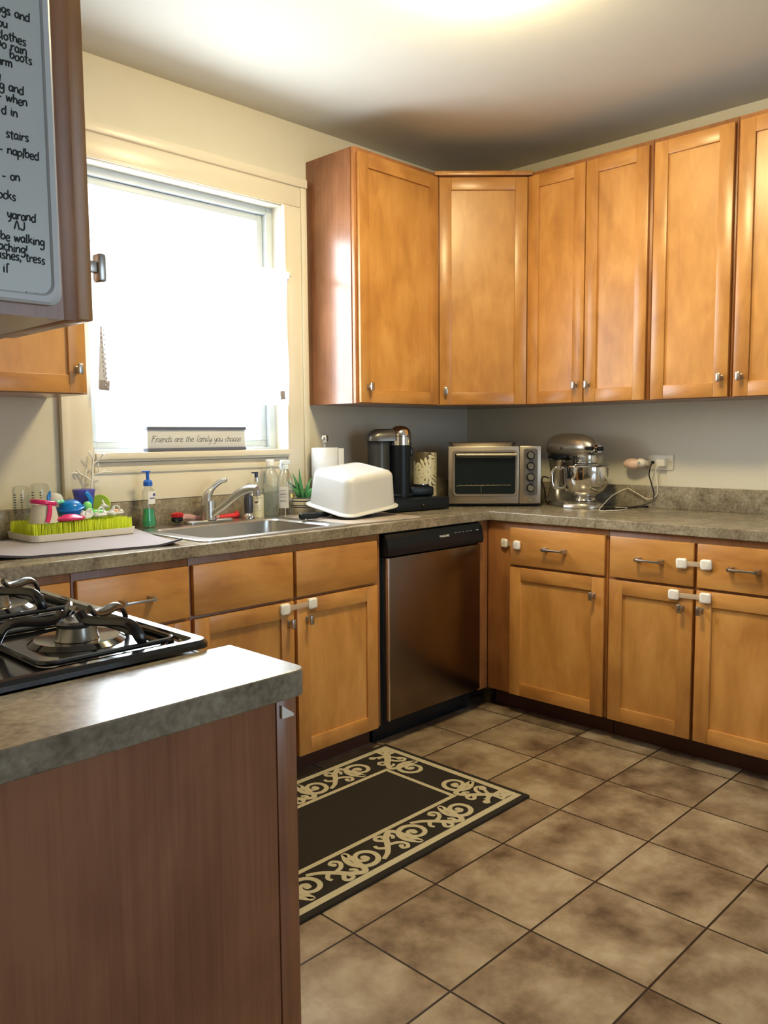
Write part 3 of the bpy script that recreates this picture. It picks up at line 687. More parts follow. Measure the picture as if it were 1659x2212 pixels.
gl = ['black stove grate nearest the foreground counter, on the room side', 'black stove grate on the room side, nearer the window wall', 'black stove grate on the wall side, nearest the foreground counter', 'black stove grate on the wall side, nearer the window wall']
g0 = make_grate()
for i, (bx, by) in enumerate(BUR):
    g = g0 if i == 0 else g0.copy()
    if i:
        COL.objects.link(g)
        for ch in list(g0.children):
            c = ch.copy(); COL.objects.link(c); c.parent = g
    g.location = (-3.16 + bx, -1.382 + by, .9202); g['label'] = gl[i]

# ------------------------------------------------------------------ whiteboard on the cabinet side
t = thing('whiteboard', 'white dry-erase board with handwritten notes on the cabinet side at top left', 'whiteboard', (-3.325, -1.9485, 1.595))
m = MB()
def wr(i, y): return [(x, y, z) for x, z in rrect(-.135 + i, -.187 + i, .135 - i, .187 - i, .014)]
loft(m, [wr(0, -.0003), wr(0, -.006), wr(.003, -.0085), wr(.009, -.0085), wr(.011, -.006)], True, False); m.build('frame', WBEDGE, t)
m = MB(); loft(m, [wr(.0112, -.0035), wr(.0112, -.0058)]); m.build('writing_surface', WBOARD, t)
LN = [('things and', -3.2127, 1.7108), ('you', -3.237, 1.6964), ('clothes', -3.2179, 1.6841), ('no rain', -3.2174, 1.6751), ('boots', -3.2122, 1.6661), ('warm', -3.2336, 1.6572), ('try', -3.247, 1.6409), ('ng and', -3.2229, 1.6315), ('- when', -3.2195, 1.6198), ('d in', -3.2306, 1.6062), ('stairs', -3.2197, 1.5822), ('- nap/bed', -3.2093, 1.5649), ('- on', -3.2314, 1.5375), ('socks', -3.2369, 1.5168), ('yarand', -3.216, 1.4974), ('AJ', -3.2278, 1.4864), ('be walking', -3.2073, 1.4727), ('aching!', -3.2269, 1.4616), ('ashes, tress', -3.2077, 1.4528), ('if', -3.2481, 1.4378)]
m = MB()
for tx, x, z in LN: stroke_text(m, tx, (x + 3.325, -.0060, z - 1.595), (1, 0, 0), (0, 0, 1), .0058, .00085, right=True, slant=.05, sp=.95, wob=.12)
m.build('handwriting', INK, t)
text_mesh('\u25cf U BRANDS', .0052, 'printed_mark', INKG, t, (.108, -.0060, -.177), (R(90), 0, 0), .0001)

# ------------------------------------------------------------------ curtain
t = thing('cafe_curtain', 'sheer white curtain hanging in the bright window on a thin rod', 'curtain', (-1.75, -.045, 1.39))
m = MB(); m.tube([(-.478, 0, .565), (.458, 0, .565)], .0035, 10); m.ell((-.478, 0, .565), .010, .010, .012); m.ell((.458, 0, .565), .010, .010, .012); m.box(-.470, 0, .553, -.458, .019, .577); m.box(.455, 0, .553, .467, .019, .577); m.build('rod', RODM, t)
m = MB(); NX, NZ = 120, 14; V = []
for j in range(NZ + 1):
    V.append([m.bm.verts.new((-.452 + .892 * i / NX + (.006 * math.sin(j * .5) if i in (0, NX) else 0), -.011 + .007 * math.sin(i * .75) * (0.4 + .6 * (1 - j / NZ)), .005 + .572 * j / NZ + (.004 * math.sin(i * .4) if j == 0 else 0))) for i in range(NX + 1)])
for j in range(NZ):
    for i in range(NX): m.face([V[j][i], V[j][i + 1], V[j + 1][i + 1], V[j + 1][i]])
cl = m.build('cloth', SHEER, t, smooth=80)
m = MB(); m.box(-.448, -.022, .010, -.408, -.018, .045, .001, M=Matrix.Rotation(R(4), 4, 'Y')); m.build('tie_tab', TABM, t, label='grey ribbon tab')
m = MB(); m.box(.385, -.022, .000, .410, -.018, .036, .001, M=Matrix.Rotation(R(-4), 4, 'Y')); m.build('tie_tab', TABM, t, label='grey ribbon tab')
m = MB(); loft(m, [[(-.448, -.0215, .045), (-.412, -.0215, .045), (-.428, -.0215, .27), (-.432, -.0215, .27)], [(-.448, -.019, .045), (-.412, -.019, .045), (-.428, -.019, .27), (-.432, -.019, .27)]])
for k in range(26): m.ell((-.4265 + .004 * math.cos(k * PI) + .008 * (1 - k / 26), -.0235, .05 + k * .0085), .0032, .0022, .0038, 6, 5)
m.build('lace_trim', mat('lace_trim', (.55, .58, .66), .7), t, label='beaded lace strip')

# ------------------------------------------------------------------ window sill sign
t = thing('box_sign', 'whitewashed wooden sign with script lettering propped on the window sill', 'sign', (-1.762, -.012, 1.2035))
m = MB(); m.box(-.228, -.018, .0125, .228, .012, .083, .001); m.build('board', SIGNW, t)
m = MB(); m.box(-.230, -.024, 0, .230, .012, .0120, .001); m.build('lower_strip', SIGND, t); m = MB(); m.box(-.230, -.024, .0835, .230, .012, .0955, .001); m.build('upper_strip', SIGND, t)
m = MB(); stroke_text(m, 'Friends are the family you choose', (-.212, -.0183, .036), (1, 0, 0), (0, 0, 1), .0146, .0011, slant=.28, sp=1.0, join=True)
m.build('lettering', mat('charcoal_script', (.09, .09, .11), .6), t)

# ------------------------------------------------------------------ dish mat, rack and its contents
t = thing('dish_drying_mat', 'grey fabric drying mat with a curled corner under the green dish rack', 'mat', (-2.20, -.597, .9145), R(-9.5))
m = MB(); NX, NY = 40, 30; top = []; bot = []
for j in range(NY + 1):
    ra, rb = [], []
    for i in range(NX + 1):
        x = -.63 + .63 * i / NX; y = .45 * j / NY
        wx = -2.20 + x * math.cos(R(9.5)) + y * math.sin(R(9.5))
        lift = .0078 if wx > -2.128 else (.0078 * max(0, (wx + 2.165) / .037) if wx > -2.165 else .0004)
        d = math.hypot(x, y); curl = .016 * max(0, 1 - d / .09) ** 1.4; curl += .012 * max(0, 1 - math.hypot(x + .56, y) / .10) ** 1.2
        ra.append(m.bm.verts.new((x, y, lift + curl + .0065 + .0006 * math.sin(x * 60) * math.sin(y * 45)))); rb.append(m.bm.verts.new((x, y, lift + curl)))
    top.append(ra); bot.append(rb)
for j in range(NY):
    for i in range(NX): m.face([top[j][i], top[j][i + 1], top[j + 1][i + 1], top[j + 1][i]]); m.face([bot[j][i], bot[j + 1][i], bot[j + 1][i + 1], bot[j][i + 1]])
m.mi = 1
for i in range(NX): m.face([bot[0][i], bot[0][i + 1], top[0][i + 1], top[0][i]]); m.face([bot[NY][i], top[NY][i], top[NY][i + 1], bot[NY][i + 1]])
for j in range(NY): m.face([bot[j][0], top[j][0], top[j + 1][0], bot[j + 1][0]]); m.face([bot[j][NX], bot[j + 1][NX], top[j + 1][NX], top[j][NX]])
m.build('mat_pad', [MATF, MATE], t)

t = thing('grass_drying_rack', 'white tray drying rack full of lime green plastic grass', 'drying rack', (-2.352, -.142, .9219))
m = MB()
def tl(i, z): return [(x, y, z) for x, y in rrect(-.186 + i, -.113 + i, .186 - i, .113 - i, .03)]
loft(m, [tl(.006, .0004), tl(.003, .003), tl(0, .024), tl(.003, .024), tl(.006, .006)], True, True); m.build('tray', TRAYM, t)
m = MB()
yy = -.100
while yy < .101:
    xx = -.172
    while xx < .173:
        a = random.uniform(0, PI); h = .058 + random.uniform(-.003, .003); ww = .0021; lx, ly = random.uniform(-.0014, .0014), random.uniform(-.0014, .0014)
        ca, sa = math.cos(a) * ww, math.sin(a) * ww
        x, y = xx + random.uniform(-.0008, .0008), yy + random.uniform(-.0008, .0008)
        loft(m, [[(x - ca, y - sa, .0065), (x + sa * .5, y - ca * .5, .0065), (x + ca, y + sa, .0065), (x - sa * .5, y + ca * .5, .0065)], [(x + lx - ca * .5, y + ly - sa * .5, h), (x + lx + sa * .3, y + ly - ca * .3, h), (x + lx + ca * .5, y + ly + sa * .5, h), (x + lx - sa * .3, y + ly + ca * .3, h)]], False, True)
        xx += .0062
    yy += .0068
g = m.build('grass_blades', LIME, t, smooth=0); g['kind'] = 'stuff'
GT = .980 + .001
def baby_bottle(label, x, y, r_, h):
    t = thing('baby_bottle', label, 'bottle', (x, y, GT), 0, 'clear baby bottles in the rack')
    m = MB(); m.lathe([(r_ * .80, .0), (r_ * .82, .012), (r_ * .96, .020), (r_, .03), (r_, h - .012), (r_ * .9, h - .003), (r_ * .6, h), (0, h)]); m.build('bottle_body', CLEAR, t)
    m = MB()
    for k in range(8):
        z = .03 + k * (h - .05) / 8
        for da, ln in ((-.5, .009), (.35, .006)):
            a = R(-128) + da; c = Vector((math.cos(a), math.sin(a), 0)) * (r_ + .0002); q = Vector((-math.sin(a), math.cos(a), 0)) * ln / 2
            m.tube([c - q + Vector((0, 0, z)), c + q + Vector((0, 0, z))], .0015, 4)
    m.build('volume_marks', INK, t)
baby_bottle('clear baby bottle with dark volume marks, farthest left in the rack', -2.500, -.085, .027, .118)
baby_bottle('clear baby bottle behind the pink-rimmed cup in the rack', -2.428, -.065, .031, .122)
t = thing('sippy_cup', 'frosted cup with magenta ring and strap at the rack front left', 'cup', (-2.470, -.190, GT))
m = MB(); m.lathe([(0, .0), (.048, .0), (.046, .01), (.036, .058), (0, .06)]); m.build('cup_body', FROST, t)
m = MB(); T = Matrix.Translation((0, 0, .063)) @ Matrix.Rotation(R(9), 4, 'Y'); m.lathe([(.022, .0), (.038, -.004), (.042, .0), (.042, .008), (.038, .011), (.022, .010), (.022, 0)], M=T); m.build('ring', MAG, t)
m = MB(); m.tube(catmull([(.004, -.040, .060), (.002, -.045, .045), (-.002, -.047, .025), (-.010, -.050, .004)]), .0075, 8, flat=.35, up=(1, 0, 0)); m.build('strap', PINKP if False else MAG, t)
t = thing('spout_lid', 'small clear dome lid with mint rim and blue spout, resting on the cups', 'lid', (-2.412, -.150, 1.040))
m = MB(); m.lathe([(.026, .008), (.025, .018), (.018, .029), (.008, .033), (0, .034)]); m.build('dome', CLRP, t)
m = MB(); m.lathe([(.020, 0), (.029, 0), (.030, .005), (.027, .010), (.020, .010), (.020, 0)]); m.build('rim', MINTP, t)
m = MB(); m.tube([(-.024, -.008, .010), (-.025, -.009, .025), (-.019, -.008, .042)], [.009, .007, .002], 8, flat=.5); m.build('spout', BLUEC, t)
def cupthing(name, label, cat, x, y, z, prof, mt, rot=(0, 0, 0), **k):
    o = thing(name, label, cat, (x, y, z), 0, eul=rot); mm = MB(); mm.lathe(prof); mm.build(k.get('part', 'body'), mt, o); return o
t = cupthing('toddler_bowl', 'bright blue upturned toddler cup in the middle of the rack', 'cup', -2.358, -.152, GT + .004, [(.028, 0), (.036, .004), (.040, .025), (.0395, .038), (.034, .052), (.022, .060), (0, .062)], BLUEC, (R(8), R(-8), 0), part='bowl')
m = MB(); m.tube([(.044 * math.cos(R(a)), .044 * math.sin(R(a)), .036) for a in range(0, 360, 15)], .0035, 6, closed=True); m.build('rim', BLUEC, t)
t = cupthing('violet_cup', 'translucent violet cup behind the blue one in the rack', 'cup', -2.285, -.098, GT, [(.024, 0), (.027, .02), (.037, .085), (.039, .090), (.038, .097), (.030, .097), (0, .094)], PURP)
m = MB(); m.tube(catmull([(-.012, -.040, .090), (-.004, -.046, .075), (.002, -.046, .055), (-.006, -.042, .035)]), [.003] + [.009] * 12 + [.010] * 5 + [.004], 8, flat=.4, up=(1, 0, 0)); m.build('spout', BLUEC, t)
t = thing('lime_plate', 'round lime green disc standing on edge in the rack', 'lid', (-2.218, -.083, GT + .0370), 0, eul=(R(80), R(0), R(-38)))
m = MB(); m.lathe([(0, -.003), (.034, -.003), (.037, 0), (.034, .003), (.028, .002), (0, .002)]); m.build('disc', LIMEP, t)
t = thing('green_teether', 'green plastic ring-handled teether in front of the violet cup', 'teether', (-2.285, -.158, GT + .004))
m = MB(); m.ell((-.018, 0, .036), .016, .014, .018); m.tube(catmull([(-.014, 0, .026), (.002, -.002, .014), (.025, 0, .012), (.044, 0, .010)]), .010, 8); m.tube([(-.012 + .012 * math.cos(R(a)), -.01, .012 + .014 * math.sin(R(a))) for a in range(0, 360, 30)], .0045, 6, closed=True); m.build('handle', GREENP, t)
t = thing('magenta_lid', 'glossy magenta lid lying at the front edge of the rack', 'lid', (-2.392, -.216, GT + .0005), 0, eul=(R(-4), 0, 0))
m = MB(); m.lathe([(0, 0), (.040, 0), (.050, .004), (.052, .009), (.045, .013), (.030, .018), (.022, .022), (0, .024)], sy=.62); m.build('lid_body', MAG, t)
def pacifier():
    t = thing('pacifier', '', 'pacifier', (0, 0, 0), 0, 'clear pacifiers on the rack')
    m = MB(); m.ell((0, 0, .010), .023, .016, .0055, 20, 8); m.ell((-.014, 0, .013), .007, .010, .006, 12, 8); m.ell((.014, 0, .013), .007, .010, .006, 12, 8); m.build('shield', CLRP, t)
    m = MB(); m.tube([(.010 * math.cos(R(a)), -.004, .022 + .010 * math.sin(R(a))) for a in range(0, 360, 24)], .0024, 6, closed=True); m.build('ring', CLRP, t)
    m = MB(); m.ell((0, .014, .008), .008, .012, .007, 12, 8); m.build('teat', CLRP, t)
    return t
p0 = pacifier()
PC = [('clear pacifier tilted up against the blue cup', (-2.328, -.198, GT + .006), (.5, -.3, .3)), ('clear pacifier lying flat at the rack front', (-2.278, -.200, GT - .001), (0, 0, .2)), ('clear pacifier with a peach button, farthest right on the rack', (-2.192, -.150, GT), (.2, 0, -.5)), ('clear pacifier lying uppermost among the pacifiers, below the lime disc', (-2.222, -.130, GT + .018), (-.4, .2, .9)), ('clear pacifier between the flat one and the peach-button one', (-2.238, -.190, GT), (.3, .1, 1.4))]
for i, (lb, loc, e) in enumerate(PC):
    o = p0 if i == 0 else p0.copy()
    if i:
        COL.objects.link(o)
        for ch in list(p0.children):
            if ch.name.startswith('button'): continue
            c = ch.copy(); COL.objects.link(c); c.parent = o
    o.location = loc; o.rotation_euler = e; o['label'] = lb; o.scale = (1.2, 1.2, 1.2)
    if i == 2: m = MB(); m.lathe([(0, .019), (.008, .018), (.009, .014), (0, .012)]); m.build('button', mat('peach_button', (.85, .42, .25), .4), o)
t = thing('twig_drying_stand', 'white branching twig stand rising from the back of the rack', 'drying stand', (-2.236, -.052, .929))
def TW(px, py): return ((px - 1085) * .00033, 0, (1073 - 929) / 1000 + .002 + (530 - py) * .000307)
m = MB()
tr = [(.0, 0, .0), (0, 0, .12)] + [TW(*q) for q in ((1088, 520), (1105, 440), (1112, 330), (1118, 250), (1132, 170), (1145, 45))]
m.tube(tr, [.0042, .0042, .004, .0038, .0036, .0034, .003, .0024], 8); m.build('trunk', WHITEP, t)
for br in (((1096, 440), (1045, 385), (985, 350), (895, 340)), ((985, 350), (950, 300)), ((1045, 378), (1065, 300)), ((1116, 370), (1190, 345), (1310, 332)), ((1200, 342), (1275, 318)), ((1190, 335), (1180, 230)), ((1128, 178), (1075, 95)), ((1120, 245), (1180, 180), (1215, 120))):
    n = len(br); pts = [TW(*q) for q in br]; pts = [(a, b - .012 * i * (1 if br[0][0] > 1100 else -1), c) for i, (a, b, c) in enumerate(pts)] if n > 2 else [(a, b + (.012 if br[0][0] < 1090 and br[0][0] > 900 else 0), c) for a, b, c in pts]
    m = MB(); m.tube(catmull(pts, 4) if n > 2 else pts, .003, 7); m.build('branch', WHITEP, t)

# ------------------------------------------------------------------ soap, lotion, bottles, brush
t = thing('hand_soap_bottle', 'clear pump bottle with blue top and green soap left of the faucet', 'soap bottle', (-2.027, -.052 - .035, .9205))
m = MB(); m.lathe([(0, .0005), (.026, .0005), (.029, .006), (.027, .03), (.023, .06), (.0235, .09), (.025, .12), (.024, .138), (.014, .150), (.013, .156), (0, .156)], sy=.75); m.build('bottle', CLEAR, t)
m = MB(); m.lathe([(0, .002), (.024, .003), (.0272, .008), (.0252, .03), (.0212, .058), (.0212, .070), (0, .070)], sy=.74); m.build('liquid', LIQG, t)
m = MB(); m.lathe([(0, .156), (.017, .156), (.017, .172), (.012, .178), (.006, .180), (.006, .205), (.009, .207), (.009, .212), (0, .213)]); m.box(-.022, -.006, .207, .010, .006, .213, .002); m.build('pump', BLUEP, t)
m = MB()
for j in range(8):
    pass
def arc_label(mb, r_, z0, z1, a0, a1, sy=1.0, n=10, off=.0004, th=.0003):
    P = [((r_ + off) * math.cos(R(a0 + (a1 - a0) * k / n)), (r_ + off) * sy * math.sin(R(a0 + (a1 - a0) * k / n))) for k in range(n + 1)]
    v0 = [mb.bm.verts.new((x, y, z0)) for x, y in P]; v1 = [mb.bm.verts.new((x, y, z1)) for x, y in P]
    for k in range(n): mb.face([v0[k], v0[k + 1], v1[k + 1], v1[k]])
arc_label(m, .0255, .088, .136, -115, -25, .75); m.build('label_sticker', LABEL, t, recalc=False)
m = MB(); arc_label(m, .0262, .118, .128, -70, -30, .75); arc_label(m, .0262, .108, .112, -100, -40, .75); m.build('label_print', NAVY, t, recalc=False)
t = thing('lotion_bottle', 'clear pump bottle half full of cream lotion right of the sprayer', 'lotion bottle', (-1.503, -.062, .9142))
m = MB(); m.lathe([(0, .0005), (.029, .0005), (.032, .004), (.032, .115), (.029, .130), (.018, .143), (.011, .148), (.010, .155), (0, .155)]); m.build('bottle', CLEAR, t)
m = MB(); m.lathe([(0, .002), (.028, .002), (.0308, .006), (.0308, .098), (0, .098)]); m.build('liquid', LOTION, t)
m = MB(); m.lathe([(0, .155), (.012, .155), (.012, .172), (.010, .173), (0, .173)]); m.build('collar', CHROME, t)
m = MB(); m.lathe([(0, .173), (.008, .173), (.008, .190), (0, .191)]); m.box(-.022, -.005, .189, .008, .005, .195, .002); m.build('pump', mat('dark_navy_pump', (.03, .04, .10), .3), t)
a = R(-133)
for s_, z, sz in (('No. Eight', .088, .014), ('MADE WITH MILK', .054, .0055), ('hand lotion', .046, .0055), ('LOTION | 8 FL OZ', .032, .0048)):
    text_mesh(s_, sz, 'label_print', INKG, t, (math.cos(a) * .0324, math.sin(a) * .0324, z), (R(90), 0, a + R(90)), .00005)
m = MB(); m.box(-.006, -.0003, .066, .006, 0, .071, M=Matrix.Translation((math.cos(a) * .0324, math.sin(a) * .0324, 0)) @ Matrix.Rotation(a + R(90), 4, 'Z')); m.box(.004, -.0003, .069, .009, 0, .074, M=Matrix.Translation((math.cos(a) * .0324, math.sin(a) * .0324, 0)) @ Matrix.Rotation(a + R(90), 4, 'Z')); m.build('cow_emblem', INK, t)
t = thing('refill_bottle', 'large clear bottle with white cap behind the lotion bottle', 'bottle', (-1.438, -.074, .9142), 0, 'clear bottles by the plant')
m = MB(); m.lathe([(0, .0005), (.034, .0005), (.038, .005), (.038, .165), (.034, .185), (.020, .205), (.016, .212), (.016, .222), (0, .222)]); m.build('bottle', CLEAR, t)
m = MB(); m.lathe([(0, .003), (.033, .003), (.0365, .008), (.0365, .13), (0, .13)]); m.build('liquid', mat('clear_liquid', (.55, .62, .58), .1, alpha=.35), t)
m = MB(); m.lathe([(0, .222), (.0185, .222), (.0185, .243), (.016, .246), (0, .246)]); m.build('cap', WHITEP, t)
t = thing('spray_bottle', 'clear spray bottle with label and pale trigger top beside the aloe', 'bottle', (-1.432, -.165, .9142), 0, 'clear bottles by the plant')
m = MB(); m.lathe([(0, .0005), (.032, .0005), (.035, .005), (.035, .150), (.031, .172), (.018, .200), (.013, .208), (0, .208)]); m.build('bottle', CLEAR, t)
m = MB(); m.lathe([(0, .208), (.016, .208), (.016, .222), (.011, .226), (0, .226)]); m.box(-.020, -.010, .226, .024, .010, .246, .005); m.tube([(-.016, 0, .232), (-.026, 0, .218), (-.022, 0, .205)], .004, 6); m.build('trigger', mat('pale_blue_plastic', (.72, .82, .92), .3), t)
m = MB(); m.tube([(0, 0, .208), (.0, 0, .01)], .0018, 6); m.build('dip_tube', WHITEP, t)
m = MB(); arc_label(m, .035, .045, .135, -175, -105); m.build('label_sticker', mat('frost_label', (.66, .66, .66), .5, alpha=.75), t, recalc=False)
m = MB()
for z in (.118, .104, .100, .090, .075, .070): arc_label(m, .0354, z, z + .0025, -165, -120)
m.build('label_print', INKG, t, recalc=False)
m = MB(); arc_label(m, .0352, .088, .104, -88, -70); m.build('yellow_sticker', mat('yellow_dot', (.85, .75, .15), .5), t, recalc=False)
t = thing('dish_brush', 'red dish brush with pale handle lying behind the faucet', 'brush', (-1.80, -.050, .9206), R(2))
m = MB(); hp = catmull([(-.085, -.004, .022), (-.045, 0, .024), (0, .004, .016), (.06, .006, .009), (.12, .004, .009)], 6)
m.tube(hp, [.014] * 5 + [.010] * 8 + [.008] * (len(hp) - 13), 8, flat=.55); m.build('handle', mat('pale_translucent_handle', (.75, .45, .45), .25, alpha=.75), t)
m = MB(); m.tube([(.12, .004, .009), (.20, -.001, .011)], [.008, .0095], 8); m.lathe([(0, 0), (.011, 0), (.014, .004), (.014, .012), (0, .014)], M=Matrix.Translation((.198, -.001, .0142)) @ Matrix.Rotation(R(90), 4, 'Y')); m.build('grip_end', REDP, t)
m = MB()
for k in range(90):
    a = k * 2.399; r_ = .021 * math.sqrt(k / 90); x, y = -.088 + r_ * math.cos(a) * 1.2, -.006 + r_ * math.sin(a) * .7
    m.tube([(x, y, .026), (x - .004, y - .006, .046 - r_ * .3)], .0016, 4)
b = m.build('bristles', REDP, t, smooth=0); b['kind'] = 'stuff'
m = MB(); m.ell((-.088, -.004, .016), .026, .015, .0145); m.build('head', BLACKP, t)

# ------------------------------------------------------------------ aloe
t = thing('potted_aloe', 'spiky green aloe in a striped stoneware pot by the paper towels', 'potted plant', (-1.295, -.121, .9142))
prof = [(0, .0005), (.042, .0005), (.050, .012), (.056, .030), (.057, .036), (.0575, .041), (.0575, .044), (.058, .048), (.058, .062), (.058, .067), (.058, .070), (.058, .075), (.057, .079), (.052, .079), (.050, .070), (0, .070)]
mt = [0, 0, 0, 0, 1, 0, 1, 0, 1, 0, 0, 1, 0, 0, 0]
m = MB(); m.lathe(prof, mats=mt); m.build('pot', [POTC, POTB], t)
m = MB(); m.lathe([(0, .072), (.050, .0705)]); m.build('soil', SOIL, t, recalc=False)
for k, (az, ln, tilt) in enumerate(((100, .135, 4), (200, .10, 12), (170, .125, 18), (20, .12, 34), (340, .10, 44), (260, .085, 22), (60, .10, 20), (140, .10, 32), (220, .09, 38), (300, .075, 40), (0, .085, 20), (185, .09, 46))):
    a = R(az); d = Vector((math.cos(a), math.sin(a), 0)); P = []
    for q in range(7):
        s_ = q / 6; ti = R(tilt) * (.6 + .5 * s_)
        P.append(d * (.012 + ln * s_ * math.sin(ti)) + Vector((0, 0, .070 + ln * s_ * math.cos(ti))))
    m = MB(); m.tube([tuple(p) for p in P], [.011, .0125, .0115, .0095, .007, .004, .0008], 8, flat=.42, up=tuple(d)); m.build('leaf', LEAF, t)

# ------------------------------------------------------------------ paper towels
t = thing('paper_towel_holder', 'steel paper towel holder with round knob left of the coffee machine', 'towel holder', (-1.150, -.103, .9142))
m = MB(); m.lathe([(0, .0004), (.070, .0004), (.070, .010), (.066, .013), (0, .013)]); m.build('base', NICK, t)
m = MB(); m.lathe([(0, .013), (.006, .013), (.006, .31), (.009, .312), (.013, .318), (.0165, .330), (.0165, .338), (.012, .347), (0, .350)]); m.build('post', NICK, t)
m = thing('paper_towel_roll', 'white paper towel roll standing on the steel holder', 'paper towels', (-1.150, -.103, .9275))
q = MB(); q.lathe([(.018, .0), (.060, .0), (.061, .003), (.061, .276), (.060, .279), (.018, .279), (.018, 0)], seg=40); q.box(.030, -.0625, .0, .060, -.055, .276, .001); q.build('roll', PAPER, m)

# ------------------------------------------------------------------ rigid mat, frying pan, tub
t = thing('drying_board', 'thin grey-beige mat with rounded corners under the upturned tub', 'mat', (-1.453, -.585, .9143), R(-3))
m = MB(); m.prism(rrect(0, 0, .405, .46, .025), 0, .0055, .0015); m.build('sheet', MAT2, t)
t = thing('frying_pan', 'black handled frying pan mostly hidden under the white tub', 'pan', (-1.215, -.345, .9205))
m = MB(); m.lathe([(0, 0), (.085, 0), (.10, .028), (.102, .029), (.098, .029), (.083, .003), (0, .003)]); m.build('pan_body', BLACKP, t)
m = MB(); m.tube(catmull([(-.095, 0, .022), (-.14, -.001, .017), (-.20, -.004, .015), (-.255, -.006, .016), (-.295, -.010, .018)], 5), [.009] * 5 + [.011] * 5 + [.013] * 5 + [.014] * 5 + [.010], 10, flat=.85); m.build('handle', BLACKP, t)
m = MB(); m.lathe([(0, 0), (.008, 0), (.008, .010), (0, .010)], (-.268, -.008, .001)); m.build('rivet', NICK, t)
A, B, C = Vector((-1.375, -.491, .9265)), Vector((-1.381, -.216, .9735)), Vector((-1.054, -.489, .9575))
ex = (C - A); Lx = ex.length; ex.normalize(); ey = (B - A); ey -= ex * ey.dot(ex); Ly = .285; ey.normalize(); ez = ex.cross(ey)
t = bpy.data.objects.new('dish_tub', None); COL.objects.link(t); t['label'] = 'upturned white plastic dish tub leaning on the frying pan'; t['category'] = 'dish tub'
M4 = Matrix(((ex.x, ey.x, ez.x, A.x), (ex.y, ey.y, ez.y, A.y), (ex.z, ey.z, ez.z, A.z), (0, 0, 0, 1))); t.matrix_world = M4
m = MB(); Lx = .325
def tb(i, r_, z): return [(x, y, z) for x, y in rrect(i, i, Lx - i, Ly - i, r_, 8)]
loft(m, [tb(.022, .045, .004), tb(.014, .05, .001), tb(.004, .055, -.003), tb(-.003, .06, -.001), tb(-.004, .06, .003), tb(.003, .055, .006), tb(.012, .05, .010), tb(.014, .045, .020), tb(.024, .040, .130), tb(.027, .040, .142), tb(.035, .038, .151), tb(.050, .035, .1555), tb(.056, .032, .156), tb(.058, .030, .1545)], False, True)
loft(m, [tb(.022, .045, .004), tb(.034, .045, .12), tb(.045, .04, .142), tb(.07, .03, .145)], False, True)
m.build('shell', TUBM, t)

# ------------------------------------------------------------------ coffee corner
t = thing('pod_drawer', 'black pod storage drawer beneath the coffee machine', 'drawer', (-.800, -.248, .9142), R(-8))
m = MB(); m.box(-.165, -.150, .004, .165, .150, .057, .003); m.build('case', BLACKP, t)
m = MB(); m.box(-.158, -.156, .008, .158, -.1505, .050, .002); d = m.build('drawer_front', BLACKP, t); m = MB(); m.ell((0, -.160, .028), .010, .006, .006); m.build('knob', BLACKG, d)
m = MB()
for x in (-.14, .14):
    for y in (-.12, .12): m.box(x - .012, y - .012, 0, x + .012, y + .012, .004)
m.build('feet', BLACKP, t)
t = thing('coffee_machine', 'black pod coffee machine with chrome domed head', 'coffee maker', (-.785, -.225, .9715), R(-27))
m = MB(); m.lathe([(0, .0), (.052, 0), (.052, .240), (0, .240)], seg=36); m.box(-.165, -.050, 0, .045, .050, .016, .006); m.build('body', BLACKP, t)
m = MB(); m.lathe([(.0515, .240), (.0535, .242), (.0535, .282), (.0505, .284)], seg=40); m.build('collar', CHROME, t)
m = MB(); m.lathe([(.0530, .284), (.0525, .292), (.048, .308), (.038, .322), (.022, .331), (0, .334)], seg=40); m.build('head', CHROME, t)
m = MB()
sec = []
for x in (-.165, -.160, -.145, -.12, -.07, -.052, -.040):
    k = {-.165: .55, -.160: .75, -.145: .92}.get(x, 1.0); top_ = .250 + (.068 if x > -.14 else .068 * k * (.8 if x < -.15 else .93)); hw = .050 * (k if x < -.14 else 1)
    sec.append([(x, -hw, .262), (x, -hw, .262 + (top_ - .262) * .45), (x, -hw * .75, .262 + (top_ - .262) * .85), (x, -hw * .35, top_), (x, hw * .35, top_), (x, hw * .75, .262 + (top_ - .262) * .85), (x, hw, .262 + (top_ - .262) * .45), (x, hw, .262)])
loft(m, sec); m.build('hood', mat('gunmetal_hood', (.14, .13, .12), .3, metal=.6), t, smooth=60)
m = MB(); m.lathe([(0, .017), (.050, .017), (.050, .252), (0, .252)], (-.107, 0, 0), 36)
for k in range(36):
    a = 2 * PI * k / 36; m.tube([(-.107 + .0505 * math.cos(a), .0505 * math.sin(a), .02), (-.107 + .0505 * math.cos(a), .0505 * math.sin(a), .25)], .0008, 4)
m.build('water_tank', mat('smoky_ribbed_tank', (.055, .058, .060), .18, alpha=.88), t)
m = MB(); m.lathe([(0, .2525), (.055, .2525), (.055, .258), (.050, .262), (0, .262)], (-.107, 0, 0), 36); m.build('tank_lid', BLACKP, t)
m = MB(); m.box(.035, -.046, .0, .155, .046, .048, .012, 3); m.lathe([(0, .048), (.040, .048), (.040, .054), (0, .054)], (.105, 0, 0), 28); m.build('cup_stand', BLACKP, t)
m = MB(); m.lathe([(.0, .0545), (.035, .0545), (.035, .057), (.0, .0575)], (.105, 0, 0), 28); m.build('drip_grid', CHROME, t)
m = MB(); m.box(.045, -.018, .185, .060, .018, .232, .005); m.build('spout_block', BLACKG, t)

